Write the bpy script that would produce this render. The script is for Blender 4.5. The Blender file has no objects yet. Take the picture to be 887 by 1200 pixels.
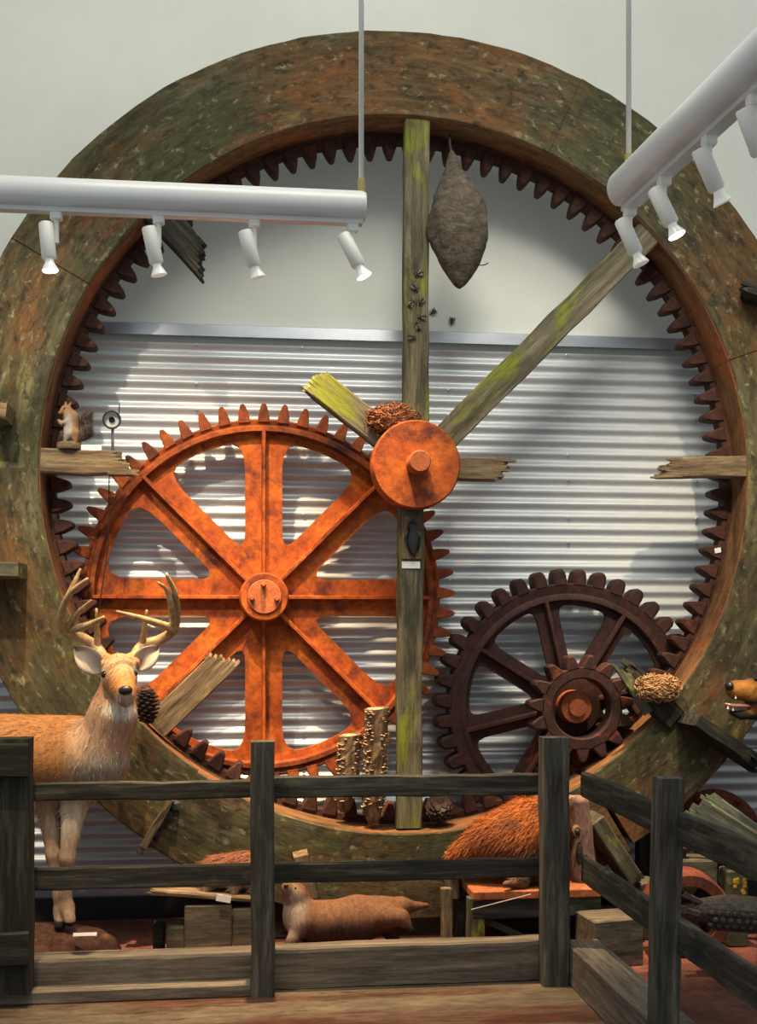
import bpy, bmesh, math, random
import numpy as np
from mathutils import Vector, Matrix, Euler, noise as mnoise
sin, cos, pi = math.sin, math.cos, math.pi
rnd = random.Random(7)
scene = bpy.context.scene
COL = scene.collection

# ------------------------------------------------------------------ camera
FPX, THETA, EYE, CX, HOR = 1400.0, math.radians(6.8), 1.5, 443.5, 735.0
CT, ST = cos(THETA), sin(THETA)
cam_d = bpy.data.cameras.new('camera')
cam = bpy.data.objects.new('camera', cam_d); COL.objects.link(cam)
cam.location = (0, 0, EYE); cam.rotation_euler = (pi/2, 0, -THETA)
cam_d.sensor_fit = 'HORIZONTAL'; cam_d.sensor_width = 36.0
cam_d.lens = 36.0*FPX/887.0; cam_d.shift_y = (HOR-600.0)/887.0
cam_d.clip_start = 0.05
scene.camera = cam

# ------------------------------------------------------------------ world, lights, exposure
scene.view_settings.view_transform = 'Standard'
scene.view_settings.look = 'None'
scene.view_settings.gamma = 1.0
scene.view_settings.use_curve_mapping = False
scene.view_settings.exposure = 0.18
world = bpy.data.worlds.new('world'); scene.world = world; world.use_nodes = True
bg = world.node_tree.nodes['Background']
bg.inputs[0].default_value = (0.86, 0.94, 0.98, 1); bg.inputs[1].default_value = 0.41

def spot(name, loc, target, watts, col, angle, blend=0.6, size=0.04):
    l = bpy.data.lights.new(name, 'SPOT'); l.energy = watts; l.color = col
    l.spot_size = math.radians(angle); l.spot_blend = blend; l.shadow_soft_size = size
    o = bpy.data.objects.new(name, l); COL.objects.link(o)
    o.location = loc
    o.rotation_euler = (Vector(target)-Vector(loc)).to_track_quat('-Z', 'Y').to_euler()
    return o
WARM = (1.0, 0.72, 0.42)
SOFTW = (1.0, 0.86, 0.66)
spot('gear_spot', (-0.55, 4.15, 4.95), (0.02, 6.1, 1.85), 850, WARM, 27, 0.95)
spot('deer_spot', (-0.9, 4.0, 4.7), (-0.60, 5.45, 0.9), 650, WARM, 36, 0.8)
spot('floor_spot', (0.15, 5.12, 4.95), (0.40, 5.42, 0.2), 1900, WARM, 38, 0.85)
spot('corner_spot', (1.70, 5.15, 4.9), (1.85, 5.62, 0.5), 1500, WARM, 22, 0.85)
spot('rim_spot_west', (-1.3, 3.2, 4.6), (-0.95, 5.8, 2.2), 380, SOFTW, 40, 0.9)
spot('rim_spot_east', (1.9, 3.0, 4.9), (2.7, 5.8, 1.7), 480, (1.0, 0.80, 0.52), 36, 0.9)
spot('siding_spot', (0.9, 3.2, 4.9), (1.75, 6.3, 2.4), 240, (1.0, 0.93, 0.82), 50, 1.0, 0.5)
spot('hub_spot', (0.35, 4.4, 5.0), (0.86, 5.7, 2.25), 110, WARM, 24, 0.8)
al = bpy.data.lights.new('soft_overhead_fill', 'AREA'); al.shape = 'RECTANGLE'; al.size = 4.0; al.size_y = 1.6; al.energy = 125; al.color = (1.0, 0.95, 0.80)  # unseen soft fill added overhead to wash the wall and siding
ao = bpy.data.objects.new('soft_overhead_fill', al); COL.objects.link(ao); ao.location = (0.6, 2.6, 6.2); ao.rotation_euler = (math.radians(28), 0, 0)

# ------------------------------------------------------------------ projection helpers (photo pixel + real distance -> place)
def W(px, py, Y):
    u = (px-CX)/FPX
    d = Y/(CT-u*ST)
    return Vector((Y*(u*CT+ST)/(CT-u*ST), Y, EYE-(py-HOR)*d/FPX))
def WZ(px, py, z):
    u = (px-CX)/FPX
    d = (EYE-z)*FPX/(py-HOR)
    return W(px, py, d*(CT-u*ST))

def project(p):
    d = p[0]*ST+p[1]*CT
    return CX+FPX*(p[0]*CT-p[1]*ST)/d, HOR-FPX*(p[2]-EYE)/d
# ------------------------------------------------------------------ object helpers
WM = {}
def link(o, parent, M):
    COL.objects.link(o)
    WM[o] = M.copy()
    if parent is not None:
        o.parent = parent
        o.matrix_basis = WM[parent].inverted() @ M
    else:
        o.matrix_basis = M
    return o
def tag(o, label, cat, group=None, kind=None):
    if label: o['label'] = label
    if cat: o['category'] = cat
    if group: o['group'] = group
    if kind: o['kind'] = kind
    return o
def thing(name, loc, label, cat, group=None):
    o = bpy.data.objects.new(name, None); o.empty_display_size = 0.1
    link(o, None, Matrix.Translation(Vector(loc)))
    return tag(o, label, cat, group)
def mesh_of(name, src, mat, smooth=False):
    me = bpy.data.meshes.new(name)
    if isinstance(src, bmesh.types.BMesh):
        bmesh.ops.recalc_face_normals(src, faces=src.faces)
        src.to_mesh(me); src.free()
    else:
        v, f = src
        me.from_pydata([tuple(p) for p in v], [], f)
    me.materials.append(mat)
    if smooth:
        me.polygons.foreach_set('use_smooth', [True]*len(me.polygons))
        if smooth == 'auto':
            try: me.set_sharp_from_angle(angle=math.radians(40))
            except Exception: pass
    me.update()
    return me
def make(name, src, mat, parent=None, M=None, smooth=False):
    me = src if isinstance(src, bpy.types.Mesh) else mesh_of(name, src, mat, smooth)
    return link(bpy.data.objects.new(name, me), parent, M if M is not None else Matrix())
def frame(p, x, y=None, z=None):
    """matrix with local X along x, local Y as near y as possible"""
    x = Vector(x).normalized()
    if y is not None:
        y = Vector(y); zz = x.cross(y).normalized(); yy = zz.cross(x)
    else:
        zz = Vector(z); yy = zz.cross(x).normalized(); zz = x.cross(yy)
    M = Matrix((x, yy, zz)).transposed().to_4x4(); M.translation = Vector(p)
    return M

# ------------------------------------------------------------------ shape helpers (append to a bmesh)
def b_box(bm, c, s, M=None, bevel=0.0):
    T = Matrix.Translation(Vector(c)) @ Matrix.Diagonal((s[0], s[1], s[2], 1))
    if M is not None: T = M @ T
    r = bmesh.ops.create_cube(bm, size=1.0, matrix=T)
    if bevel > 0:
        es = list({e for v in r['verts'] for e in v.link_edges})
        bmesh.ops.bevel(bm, geom=es, offset=bevel, segments=1, affect='EDGES', clamp_overlap=True)
def b_loft(bm, rings, cap=True, closed=True):
    vs = [[bm.verts.new(p) for p in r] for r in rings]
    n = len(vs[0])
    for a, b in zip(vs, vs[1:]):
        for i in range(n if closed else n-1):
            j = (i+1) % n
            bm.faces.new((a[i], a[j], b[j], b[i]))
    if cap and closed:
        bm.faces.new(list(reversed(vs[0]))); bm.faces.new(vs[-1])
    return vs
def b_tube(bm, pts, rad, n=8, flat=1.0, up=(0, 0, 1)):
    pts = [Vector(p) for p in pts]
    if not hasattr(rad, '__len__'): rad = [rad]*len(pts)
    rings = []; prev = None
    for i, p in enumerate(pts):
        t = (pts[min(i+1, len(pts)-1)]-pts[max(i-1, 0)]).normalized()
        if prev is None:
            a = Vector(up) if abs(t.dot(Vector(up))) < 0.95 else Vector((1, 0, 0))
            s = t.cross(a).normalized()
        else:
            s = (prev-t*prev.dot(t)).normalized()
        prev = s; q = t.cross(s)
        rings.append([p+(s*cos(2*pi*k/n)+q*sin(2*pi*k/n)*flat)*rad[i] for k in range(n)])
    b_loft(bm, rings)
def b_lathe(bm, prof, n=24, M=None, cap=True):
    """profile (r, h) turned about local Z"""
    M = M or Matrix()
    rings = [[M @ Vector((max(r, 1e-4)*cos(2*pi*k/n), max(r, 1e-4)*sin(2*pi*k/n), h)) for k in range(n)] for r, h in prof]
    b_loft(bm, rings, cap)
def b_ico(bm, c, r, sub=2, M=None):
    r = r if hasattr(r, '__len__') else (r, r, r)
    T = Matrix.Translation(Vector(c)) @ (M or Matrix()) @ Matrix.Diagonal((r[0], r[1], r[2], 1))
    bmesh.ops.create_icosphere(bm, subdivisions=sub, radius=1.0, matrix=T)
def b_extr(bm, poly, y0, y1, chamfer=0.0):
    """polygon in (x, z) extruded along y; front (y0) edge may be chamfered"""
    c = Vector((sum(p[0] for p in poly)/len(poly), 0, sum(p[1] for p in poly)/len(poly)))
    rings = []
    if chamfer > 0:
        k = []
        for p in poly:
            v = Vector((p[0], 0, p[1])); d = (c-v); L = d.length
            k.append(v+d*(chamfer/max(L, 1e-5)))
        rings.append([(v.x, y0, v.z) for v in k])
        rings.append([(p[0], y0+chamfer, p[1]) for p in poly])
    else:
        rings.append([(p[0], y0, p[1]) for p in poly])
    rings.append([(p[0], y1, p[1]) for p in poly])
    b_loft(bm, rings)
def spline(pts, n=6):
    """Catmull-Rom through points (any dimension tuple)"""
    P = [np.array(p, float) for p in pts]; P = [2*P[0]-P[1]]+P+[2*P[-1]-P[-2]]
    out = []
    for i in range(1, len(P)-2):
        for k in range(n):
            t = k/n; a, b, c, d = P[i-1], P[i], P[i+1], P[i+2]
            out.append(0.5*((2*b)+(c-a)*t+(2*a-5*b+4*c-d)*t*t+(3*b-a-3*c+d)*t**3))
    out.append(P[-2]); return out
BOARD = {}
def board(name, p0, p1, w, t, wdir, mat, parent=None, broken=(0, 0), taper=1.0, jit=0.003, splint=0.12, seed=None, cham=0.006):
    """weathered plank: local X runs along it, w is measured along wdir"""
    r = random.Random(seed if seed is not None else rnd.random())
    p0, p1 = Vector(p0), Vector(p1)
    L = (p1-p0).length; n = max(3, int(L/0.14)+1)
    bm = bmesh.new(); rings = []
    for i in range(n+1):
        x = L*i/n; k = 1+(taper-1)*i/n; hw, ht = w*k/2, t/2
        c = min(cham, hw*0.4, ht*0.4)
        prof = [(-hw+c, -ht), (hw-c, -ht), (hw, -ht+c), (hw, ht-c), (hw-c, ht), (-hw+c, ht), (-hw, ht-c), (-hw, -ht+c)]
        oy, oz = r.uniform(-jit, jit), r.uniform(-jit, jit)*0.5
        rings.append([(x, a+oy+r.uniform(-jit, jit)*0.5, b+oz+r.uniform(-jit, jit)*0.5) for a, b in prof])
    b_loft(bm, rings)
    for e in (0, 1):
        if not broken[e]: continue
        k = taper if e else 1.0
        m = 7; sw = w*k/m; diag = r.random() < .5
        for i in range(m):
            for half in (-1, 1):
                ln = splint*broken[e]*(0.18+0.62*(i/(m-1) if diag else 1-i/(m-1))+0.35*r.random())
                y0, y1 = -w*k/2+sw*i, -w*k/2+sw*(i+1)
                z0, z1 = (-t/2, 0) if half < 0 else (0, t/2)
                x0 = L-0.004 if e else 0.004; sg = 1 if e else -1
                ym = (y0+y1)/2+r.uniform(-.4, .4)*sw; zm = (z0+z1)/2+r.uniform(-.3, .3)*t/2
                f = 0.6+0.3*r.random()
                b_loft(bm, [[(x0, y0, z0), (x0, y1, z0), (x0, y1, z1), (x0, y0, z1)],
                            [(x0+sg*ln*f, y0*.9+ym*.1, z0*.9+zm*.1), (x0+sg*ln*f, y1*.9+ym*.1, z0*.9+zm*.1), (x0+sg*ln*f, y1*.9+ym*.1, z1*.9+zm*.1), (x0+sg*ln*f, y0*.9+ym*.1, z1*.9+zm*.1)],
                            [(x0+sg*ln, ym-sw*.34, zm-.004), (x0+sg*ln, ym+sw*.34, zm-.004), (x0+sg*ln, ym+sw*.34, zm+.004), (x0+sg*ln, ym-sw*.34, zm+.004)]])
    return make(name, bm, mat, parent, frame(p0, p1-p0, y=wdir))

# ------------------------------------------------------------------ signed-distance bodies (one continuous mesh)
def surface_nets(F, org, h):
    ax = np.eye(3, dtype=int)
    nx, ny, nz = F.shape
    S = (nx-1, ny-1, nz-1)
    cnt = np.zeros(S, np.int8); pos = np.zeros(S+(3,), np.float32)
    for a in range(3):
        o1, o2 = [i for i in range(3) if i != a]
        for i in (0, 1):
            for j in (0, 1):
                off = np.zeros(3, int); off[o1] = i; off[o2] = j
                A = F[off[0]:off[0]+S[0], off[1]:off[1]+S[1], off[2]:off[2]+S[2]]
                o3 = off+ax[a]
                B = F[o3[0]:o3[0]+S[0], o3[1]:o3[1]+S[1], o3[2]:o3[2]+S[2]]
                m = (A < 0) != (B < 0)
                idx = np.nonzero(m)
                t = A[idx]/(A[idx]-B[idx])
                cnt[idx] += 1
                for c in range(3): pos[idx+(np.full(len(t), c),)] += off[c]+t*ax[a][c]
    act = np.nonzero(cnt > 0)
    vid = np.full(S, -1, np.int64); vid[act] = np.arange(len(act[0]))
    V = pos[act]/cnt[act][:, None]+np.stack(act, 1)
    V = V*h+np.array(org)
    quads = []
    for a in range(3):
        o1, o2 = (a+1) % 3, (a+2) % 3
        sl0 = [slice(1, -1)]*3; sl0[a] = slice(0, F.shape[a]-1)
        sl1 = [slice(1, -1)]*3; sl1[a] = slice(1, F.shape[a])
        A = F[tuple(sl0)] < 0; B = F[tuple(sl1)] < 0
        for flip, m in ((False, A & ~B), (True, ~A & B)):
            g = np.stack(np.nonzero(m), 1)
            if not len(g): continue
            g = g+1; g[:, a] -= 1
            e1 = ax[o1]; e2 = ax[o2]
            def q(d): 
                k = g-d; return vid[k[:, 0], k[:, 1], k[:, 2]]
            Q = np.stack([q(e1+e2), q(e2), q(0*e1), q(e1)], 1)
            quads.append(Q[:, ::-1] if flip else Q)
    return V, np.concatenate(quads)
def sdf_body(name, prims, h, mat, parent, colfn=None, k=0.03, wobble=0.0, smooth_it=1):
    """prims: ('c',a,b,ra,rb) round cone, ('e',centre,(rx,ry,rz),Matrix3) ellipsoid; 'k' may follow"""
    lo = np.full(3, 1e9); hi = np.full(3, -1e9); boxes = []
    for p in prims:
        if p[0] == 'c':
            a, b = np.array(p[1]), np.array(p[2]); r = max(p[3], p[4])
            l, u = np.minimum(a, b)-r, np.maximum(a, b)+r
        else:
            c = np.array(p[1]); r = max(p[2]); l, u = c-r, c+r
        boxes.append((l, u)); lo = np.minimum(lo, l); hi = np.maximum(hi, u)
    pad = 4*h; lo -= pad; hi += pad
    N = np.ceil((hi-lo)/h).astype(int)+1
    F = np.full(N, 1.0, np.float32)
    for p, (l, u) in zip(prims, boxes):
        mg = 0.06
        i0 = np.maximum(((l-mg-lo)/h).astype(int), 0); i1 = np.minimum(((u+mg-lo)/h).astype(int)+2, N)
        X, Y, Z = np.meshgrid(*[np.arange(i0[d], i1[d])*h+lo[d] for d in range(3)], indexing='ij')
        P = np.stack([X, Y, Z], -1)
        if p[0] == 'c':
            a, b = np.array(p[1]), np.array(p[2]); ab = b-a; L2 = max(ab.dot(ab), 1e-9)
            t = np.clip(((P-a) @ ab)/L2, 0, 1)
            d = np.linalg.norm(P-a-t[..., None]*ab, axis=-1)-(p[3]+(p[4]-p[3])*t)
            kk = p[5] if len(p) > 5 else k
        else:
            Q = P-np.array(p[1])
            if len(p) > 3 and p[3] is not None: Q = Q @ np.array(p[3].to_3x3())
            r = np.array(p[2]); n1 = np.linalg.norm(Q/r, axis=-1); n2 = np.linalg.norm(Q/(r*r), axis=-1)
            d = n1*(n1-1)/np.maximum(n2, 1e-6); kk = p[4] if len(p) > 4 else k
        sub = F[i0[0]:i1[0], i0[1]:i1[1], i0[2]:i1[2]]
        hh = np.maximum(kk-np.abs(sub-d), 0)/kk
        F[i0[0]:i1[0], i0[1]:i1[1], i0[2]:i1[2]] = np.minimum(sub, d)-hh*hh*kk*0.25
    V, Q = surface_nets(F, lo, h)
    # a light relaxation
    for _ in range(smooth_it):
        acc = np.zeros_like(V); c = np.zeros(len(V))
        for i in range(4):
            for j in (1, 3):
                np.add.at(acc, Q[:, i], V[Q[:, (i+j) % 4]]); np.add.at(c, Q[:, i], 1)
        V = V*0.5+acc/np.maximum(c, 1)[:, None]*0.5
    org = np.array(WM[parent].translation)
    me = bpy.data.meshes.new(name)
    me.from_pydata((V-org).tolist(), [], Q.tolist()); me.update()
    nrm = np.zeros(len(V)*3); me.vertices.foreach_get('normal', nrm); nrm = nrm.reshape(-1, 3)
    if wobble:
        w = np.array([mnoise.noise(Vector(v)*30) for v in V]); V = V+nrm*(w*wobble)[:, None]
        me.vertices.foreach_set('co', (V-org).astype(np.float32).ravel())
    if colfn is not None:
        at = me.attributes.new('Col', 'FLOAT_COLOR', 'POINT')
        c = np.ones((len(V), 4), np.float32); c[:, :3] = colfn(V, nrm)
        at.data.foreach_set('color', c.ravel())
    me.materials.append(mat)
    me.polygons.foreach_set('use_smooth', [True]*len(me.polygons)); me.update()
    o = make(name, me, mat, parent, Matrix.Translation(Vector(org)))
    return o, V, nrm
def tufts(name, V, N, n, length, flow, mat, parent, width=0.004, lift=0.35, seed=1, colfn=None):
    """guard hairs: thin bent blades lying along flow, one mesh"""
    r = np.random.RandomState(seed); idx = r.randint(0, len(V), n)
    org = np.array(WM[parent].translation)
    vs, fs, cs = [], [], []
    for i in idx:
        p, nn = V[i], N[i]
        f = np.array(flow(p)) if callable(flow) else np.array(flow)
        f = f-nn*f.dot(nn); f = f/(np.linalg.norm(f)+1e-6)+r.normal(0, .25, 3)
        L = length*(.6+.8*r.rand()); s = np.cross(nn, f); s = s/(np.linalg.norm(s)+1e-6)*width
        a = p-org-nn*.002; b = a+(f*.6+nn*lift)*L*.6; c = a+(f+nn*lift*.9)*L
        k = len(vs); vs += [a-s, a+s, b+s*.7, b-s*.7, c]; fs += [(k, k+1, k+2, k+3), (k+3, k+2, k+4)]
        cs += [p]*5
    me = bpy.data.meshes.new(name); me.from_pydata([tuple(v) for v in vs], [], fs)
    if colfn is not None:
        at = me.attributes.new('Col', 'FLOAT_COLOR', 'POINT')
        c = np.ones((len(vs), 4), np.float32); c[:, :3] = colfn(np.array(cs), np.zeros((len(vs), 3)))*(r.uniform(.7, 1.3, len(idx)).repeat(5)[:, None])
        at.data.foreach_set('color', c.ravel())
    me.materials.append(mat); me.update()
    o = make(name, me, mat, parent, Matrix.Translation(Vector(org))); o['kind'] = 'stuff'
    return o

# ------------------------------------------------------------------ materials
def new_mat(name):
    m = bpy.data.materials.new(name); m.use_nodes = True
    return m, m.node_tree, m.node_tree.nodes['Principled BSDF']
def nd(nt, typ, **kw):
    n = nt.nodes.new(typ)
    for k, v in kw.items(): setattr(n, k, v)
    return n
def vec_in(nt, mode, scale, shift=True):
    tc = nd(nt, 'ShaderNodeTexCoord')
    out = tc.outputs['Object']
    if mode == 'polar':
        sp = nd(nt, 'ShaderNodeSeparateXYZ'); nt.links.new(out, sp.inputs[0])
        at = nd(nt, 'ShaderNodeMath', operation='ARCTAN2'); nt.links.new(sp.outputs[2], at.inputs[0]); nt.links.new(sp.outputs[0], at.inputs[1])
        cb = nd(nt, 'ShaderNodeCombineXYZ')
        ln = nd(nt, 'ShaderNodeVectorMath', operation='LENGTH'); nt.links.new(out, ln.inputs[0])
        mu = nd(nt, 'ShaderNodeMath', operation='MULTIPLY'); nt.links.new(at.outputs[0], mu.inputs[0]); mu.inputs[1].default_value = 1.9
        nt.links.new(mu.outputs[0], cb.inputs[0]); nt.links.new(ln.outputs['Value'], cb.inputs[1]); nt.links.new(sp.outputs[1], cb.inputs[2])
        out = cb.outputs[0]
    if mode == 'world':
        g = nd(nt, 'ShaderNodeNewGeometry'); out = g.outputs['Position']
    if shift and mode == 'obj':
        oi = nd(nt, 'ShaderNodeObjectInfo')
        mu = nd(nt, 'ShaderNodeMath', operation='MULTIPLY'); nt.links.new(oi.outputs['Random'], mu.inputs[0]); mu.inputs[1].default_value = 37.0
        ad = nd(nt, 'ShaderNodeVectorMath', operation='ADD'); nt.links.new(out, ad.inputs[0]); nt.links.new(mu.outputs[0], ad.inputs[1])
        out = ad.outputs[0]
    def scaled(s):
        mp = nd(nt, 'ShaderNodeMapping'); nt.links.new(out, mp.inputs[0]); mp.inputs['Scale'].default_value = s if hasattr(s, '__len__') else (s, s, s)
        return mp.outputs[0]
    return scaled
def tex(nt, vec, scale=1.0, detail=6, rough=0.6, dist=0.0):
    n = nd(nt, 'ShaderNodeTexNoise'); nt.links.new(vec, n.inputs['Vector'])
    n.inputs['Scale'].default_value = scale; n.inputs['Detail'].default_value = detail
    n.inputs['Roughness'].default_value = rough; n.inputs['Distortion'].default_value = dist
    return n.outputs['Fac']
def ramp(nt, fac, stops, interp='LINEAR'):
    r = nd(nt, 'ShaderNodeValToRGB'); nt.links.new(fac, r.inputs[0]); cr = r.color_ramp; cr.interpolation = interp
    while len(cr.elements) < len(stops): cr.elements.new(0.5)
    for e, (p, c) in zip(cr.elements, stops):
        e.position = p; e.color = (c[0], c[1], c[2], 1) if hasattr(c, '__len__') else (c, c, c, 1)
    return r.outputs[0]
def mix(nt, fac, a, b, mode='MIX'):
    m = nd(nt, 'ShaderNodeMix', data_type='RGBA', blend_type=mode)
    if hasattr(fac, 'links'): nt.links.new(fac, m.inputs[0])
    else: m.inputs[0].default_value = fac
    for s, v in ((6, a), (7, b)):
        if hasattr(v, 'links'): nt.links.new(v, m.inputs[s])
        else: m.inputs[s].default_value = (v[0], v[1], v[2], 1)
    return m.outputs[2]
def layered(name, base, bscale, mode='obj', patches=(), rough=0.85, metal=0.0, bump=0.25, bdist=0.004, detail=8, fine=None, speck=0.4):
    """base colour ramp over stretched noise, then patches (colour, scale, lo, hi, offset)"""
    m, nt, b = new_mat(name)
    sc = vec_in(nt, mode, 1.0)
    f = tex(nt, sc(bscale), 1.0, detail, 0.65, 0.3)
    col = ramp(nt, f, base)
    for i, (c, s, lo, hi) in enumerate(patches):
        mp = nd(nt, 'ShaderNodeVectorMath', operation='ADD'); nt.links.new(sc(s), mp.inputs[0]); mp.inputs[1].default_value = (13.7*(i+1), 5.1*i, 3.3*i)
        k = ramp(nt, tex(nt, mp.outputs[0], 1.0, 6, 0.65, 0.4), [(lo, 0.0), (hi, 1.0)])
        col = mix(nt, k, col, c)
    if speck:
        fs = tuple(x*4.3 for x in bscale) if hasattr(bscale, '__len__') else bscale*5.0
        col = mix(nt, 1.0, col, ramp(nt, tex(nt, sc(fs), 1.0, 4, 0.8), [(0.32, [1-speck]*3), (0.68, [1+speck]*3)]), 'MULTIPLY')
    nt.links.new(col, b.inputs['Base Color'])
    b.inputs['Roughness'].default_value = rough; b.inputs['Metallic'].default_value = metal
    b.inputs['Specular IOR Level'].default_value = 0.25
    if bump:
        bp = nd(nt, 'ShaderNodeBump'); bp.inputs['Strength'].default_value = bump; bp.inputs['Distance'].default_value = bdist
        h = f if fine is None else tex(nt, sc(fine), 1.0, 6, 0.7)
        nt.links.new(h, bp.inputs['Height']); nt.links.new(bp.outputs[0], b.inputs['Normal'])
    return m
def plain(name, col, rough=0.6, metal=0.0, emit=None, estr=0.0, var=0.12):
    m, nt, b = new_mat(name)
    sc = vec_in(nt, 'obj', 1.0)
    f = tex(nt, sc(9.0), 1.0, 5, 0.6)
    c = ramp(nt, f, [(0.3, [x*(1-var) for x in col]), (0.7, [min(1, x*(1+var)) for x in col])])
    nt.links.new(c, b.inputs['Base Color']); b.inputs['Roughness'].default_value = rough; b.inputs['Metallic'].default_value = metal
    if emit:
        b.inputs['Emission Color'].default_value = (*emit, 1); b.inputs['Emission Strength'].default_value = estr
    return m
def furry(name, rough=0.8, sc3=(60, 60, 14), var=0.45, bump=0.5):
    m, nt, b = new_mat(name)
    at = nd(nt, 'ShaderNodeAttribute'); at.attribute_name = 'Col'
    sc = vec_in(nt, 'obj', 1.0, shift=False)
    f = tex(nt, sc(sc3), 1.0, 5, 0.7, 0.6)
    k = ramp(nt, f, [(0.25, [1-var]*3), (0.75, [1+var]*3)])
    c = mix(nt, 1.0, at.outputs['Color'], k, 'MULTIPLY')
    nt.links.new(c, b.inputs['Base Color']); b.inputs['Roughness'].default_value = rough
    b.inputs['Specular IOR Level'].default_value = 0.2
    bp = nd(nt, 'ShaderNodeBump'); bp.inputs['Strength'].default_value = bump; bp.inputs['Distance'].default_value = 0.006
    nt.links.new(f, bp.inputs['Height']); nt.links.new(bp.outputs[0], b.inputs['Normal'])
    return m

GRAIN = (1.6, 24, 24)
MOSS = (0.17, 0.20, 0.025)
m_white = layered('painted_wall', [(0.35, (0.66, 0.68, 0.62)), (0.65, (0.72, 0.74, 0.68))], 1.2, mode='world', rough=0.8, bump=0.05, speck=0.015)
m_siding = layered('galvanised_steel', [(0.3, (0.56, 0.59, 0.61)), (0.7, (0.68, 0.70, 0.70))], (2.5, 14, 14), mode='world', rough=0.36, metal=0.30, bump=0.0, speck=0.06)
m_flash = layered('sheet_flashing', [(0.3, (0.42, 0.45, 0.49)), (0.7, (0.55, 0.58, 0.62))], (2, 8, 8), mode='world', rough=0.32, metal=0.65, bump=0.0, speck=0.05)
m_black = plain('black_baseboard', (0.012, 0.012, 0.014), 0.5)
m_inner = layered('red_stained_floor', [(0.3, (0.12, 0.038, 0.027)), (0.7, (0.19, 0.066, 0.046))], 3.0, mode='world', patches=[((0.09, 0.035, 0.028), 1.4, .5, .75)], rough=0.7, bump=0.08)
m_inner_shaded = layered('shaded_red_floor', [(0.3, (0.060, 0.024, 0.019)), (0.7, (0.105, 0.042, 0.032))], 3.0, mode='world', rough=0.6, bump=0.08)  # same red floor, with the shade beyond the side rail put into its colour
m_outer = layered('worn_tan_floor', [(0.3, (0.085, 0.062, 0.041)), (0.7, (0.165, 0.127, 0.086))], (2.2, 7, 5), mode='world', patches=[((0.075, 0.03, 0.02), (0.8, 5.0, 2), .46, .60), ((0.03, 0.02, 0.014), (3, 12, 8), .58, .68)], rough=0.4, bump=0.05)
m_ring = layered('mossy_painted_rim', [(0.28, (0.026, 0.022, 0.012)), (0.44, (0.054, 0.046, 0.023)), (0.58, (0.100, 0.088, 0.046)), (0.76, (0.20, 0.178, 0.10))], (2.2, 9, 9), mode='polar',
    patches=[((0.055, 0.058, 0.024), (1.0, 1.8, 2), .46, .64), ((0.150, 0.065, 0.022), (1.1, 1.9, 2), .46, .66), ((0.20, 0.060, 0.018), (0.9, 3.0, 3), .60, .74), ((0.30, 0.27, 0.085), (1.5, 3.2, 3), .60, .78), ((0.024, 0.021, 0.013), (2.4, 10, 10), .56, .74), ((0.035, 0.031, 0.018), (13, 20, 20), .52, .66), ((0.25, 0.23, 0.13), (17, 26, 26), .58, .72)], bump=0.45, bdist=0.005, fine=(18, 45, 45), speck=0.42)
m_liner = layered('rim_lip_wood', [(0.3, (0.06, 0.028, 0.012)), (0.7, (0.25, 0.12, 0.046))], (4, 30, 14), mode='polar', patches=[((0.28, 0.08, 0.025), 2.4, .5, .68), ((0.30, 0.31, 0.03), 2.9, .68, .76)], bump=0.3)
m_tooth = layered('dark_rust_teeth', [(0.3, (0.022, 0.010, 0.008)), (0.7, (0.080, 0.031, 0.021))], 11.0, mode='obj', patches=[((0.17, 0.045, 0.018), 5, .60, .75)], rough=0.8, bump=0.35, fine=60.0)
m_rust = layered('orange_rust', [(0.25, (0.12, 0.022, 0.010)), (0.45, (0.32, 0.062, 0.010)), (0.7, (0.50, 0.125, 0.014))], 5.0, mode='obj', patches=[((0.085, 0.020, 0.014), (5, 5, 5), .52, .68), ((0.58, 0.18, 0.018), 3.0, .62, .76)], rough=0.72, bump=0.3, fine=55.0)
m_rust_shaded = layered('orange_rust_shaded', [(0.25, (0.08, 0.018, 0.010)), (0.5, (0.22, 0.048, 0.012)), (0.75, (0.40, 0.10, 0.016))], 6.0, mode='obj', patches=[((0.05, 0.016, 0.012), 3.0, .48, .66)], rough=0.75, bump=0.3, fine=55.0)  # rim and tooth rust, darkened to stand for lying outside the spot beam
m_cap = layered('hub_cap_rust', [(0.3, (0.26, 0.065, 0.025)), (0.7, (0.42, 0.12, 0.04))], 14.0, mode='obj', rough=0.7, bump=0.2, fine=70.0)
m_iron = layered('dark_iron_rust', [(0.3, (0.016, 0.009, 0.008)), (0.6, (0.048, 0.018, 0.014)), (0.8, (0.09, 0.028, 0.018))], 8.0, mode='obj', patches=[((0.17, 0.038, 0.014), 5.0, .62, .72)], rough=0.7, bump=0.35, fine=60.0)
m_wood = layered('weathered_beam', [(0.28, (0.036, 0.030, 0.018)), (0.5, (0.11, 0.095, 0.058)), (0.74, (0.23, 0.195, 0.125))], GRAIN, patches=[((0.17, 0.19, 0.022), (2.2, 5, 5), .50, .64), ((0.035, 0.033, 0.022), (2.2, 9, 9), .50, .68)], bump=0.5)
m_stub = layered('weathered_stub', [(0.28, (0.05, 0.032, 0.018)), (0.5, (0.15, 0.105, 0.06)), (0.74, (0.31, 0.225, 0.125))], (3, 30, 30), patches=[((0.05, 0.035, 0.022), (4, 12, 12), .55, .70)], bump=0.5)
m_mossy = layered('mossy_board', [(0.25, (0.025, 0.024, 0.016)), (0.5, (0.085, 0.08, 0.05)), (0.75, (0.19, 0.17, 0.10))], (3, 26, 26), patches=[((0.30, 0.31, 0.045), (5, 9, 9), .54, .66)], bump=0.5)
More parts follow.
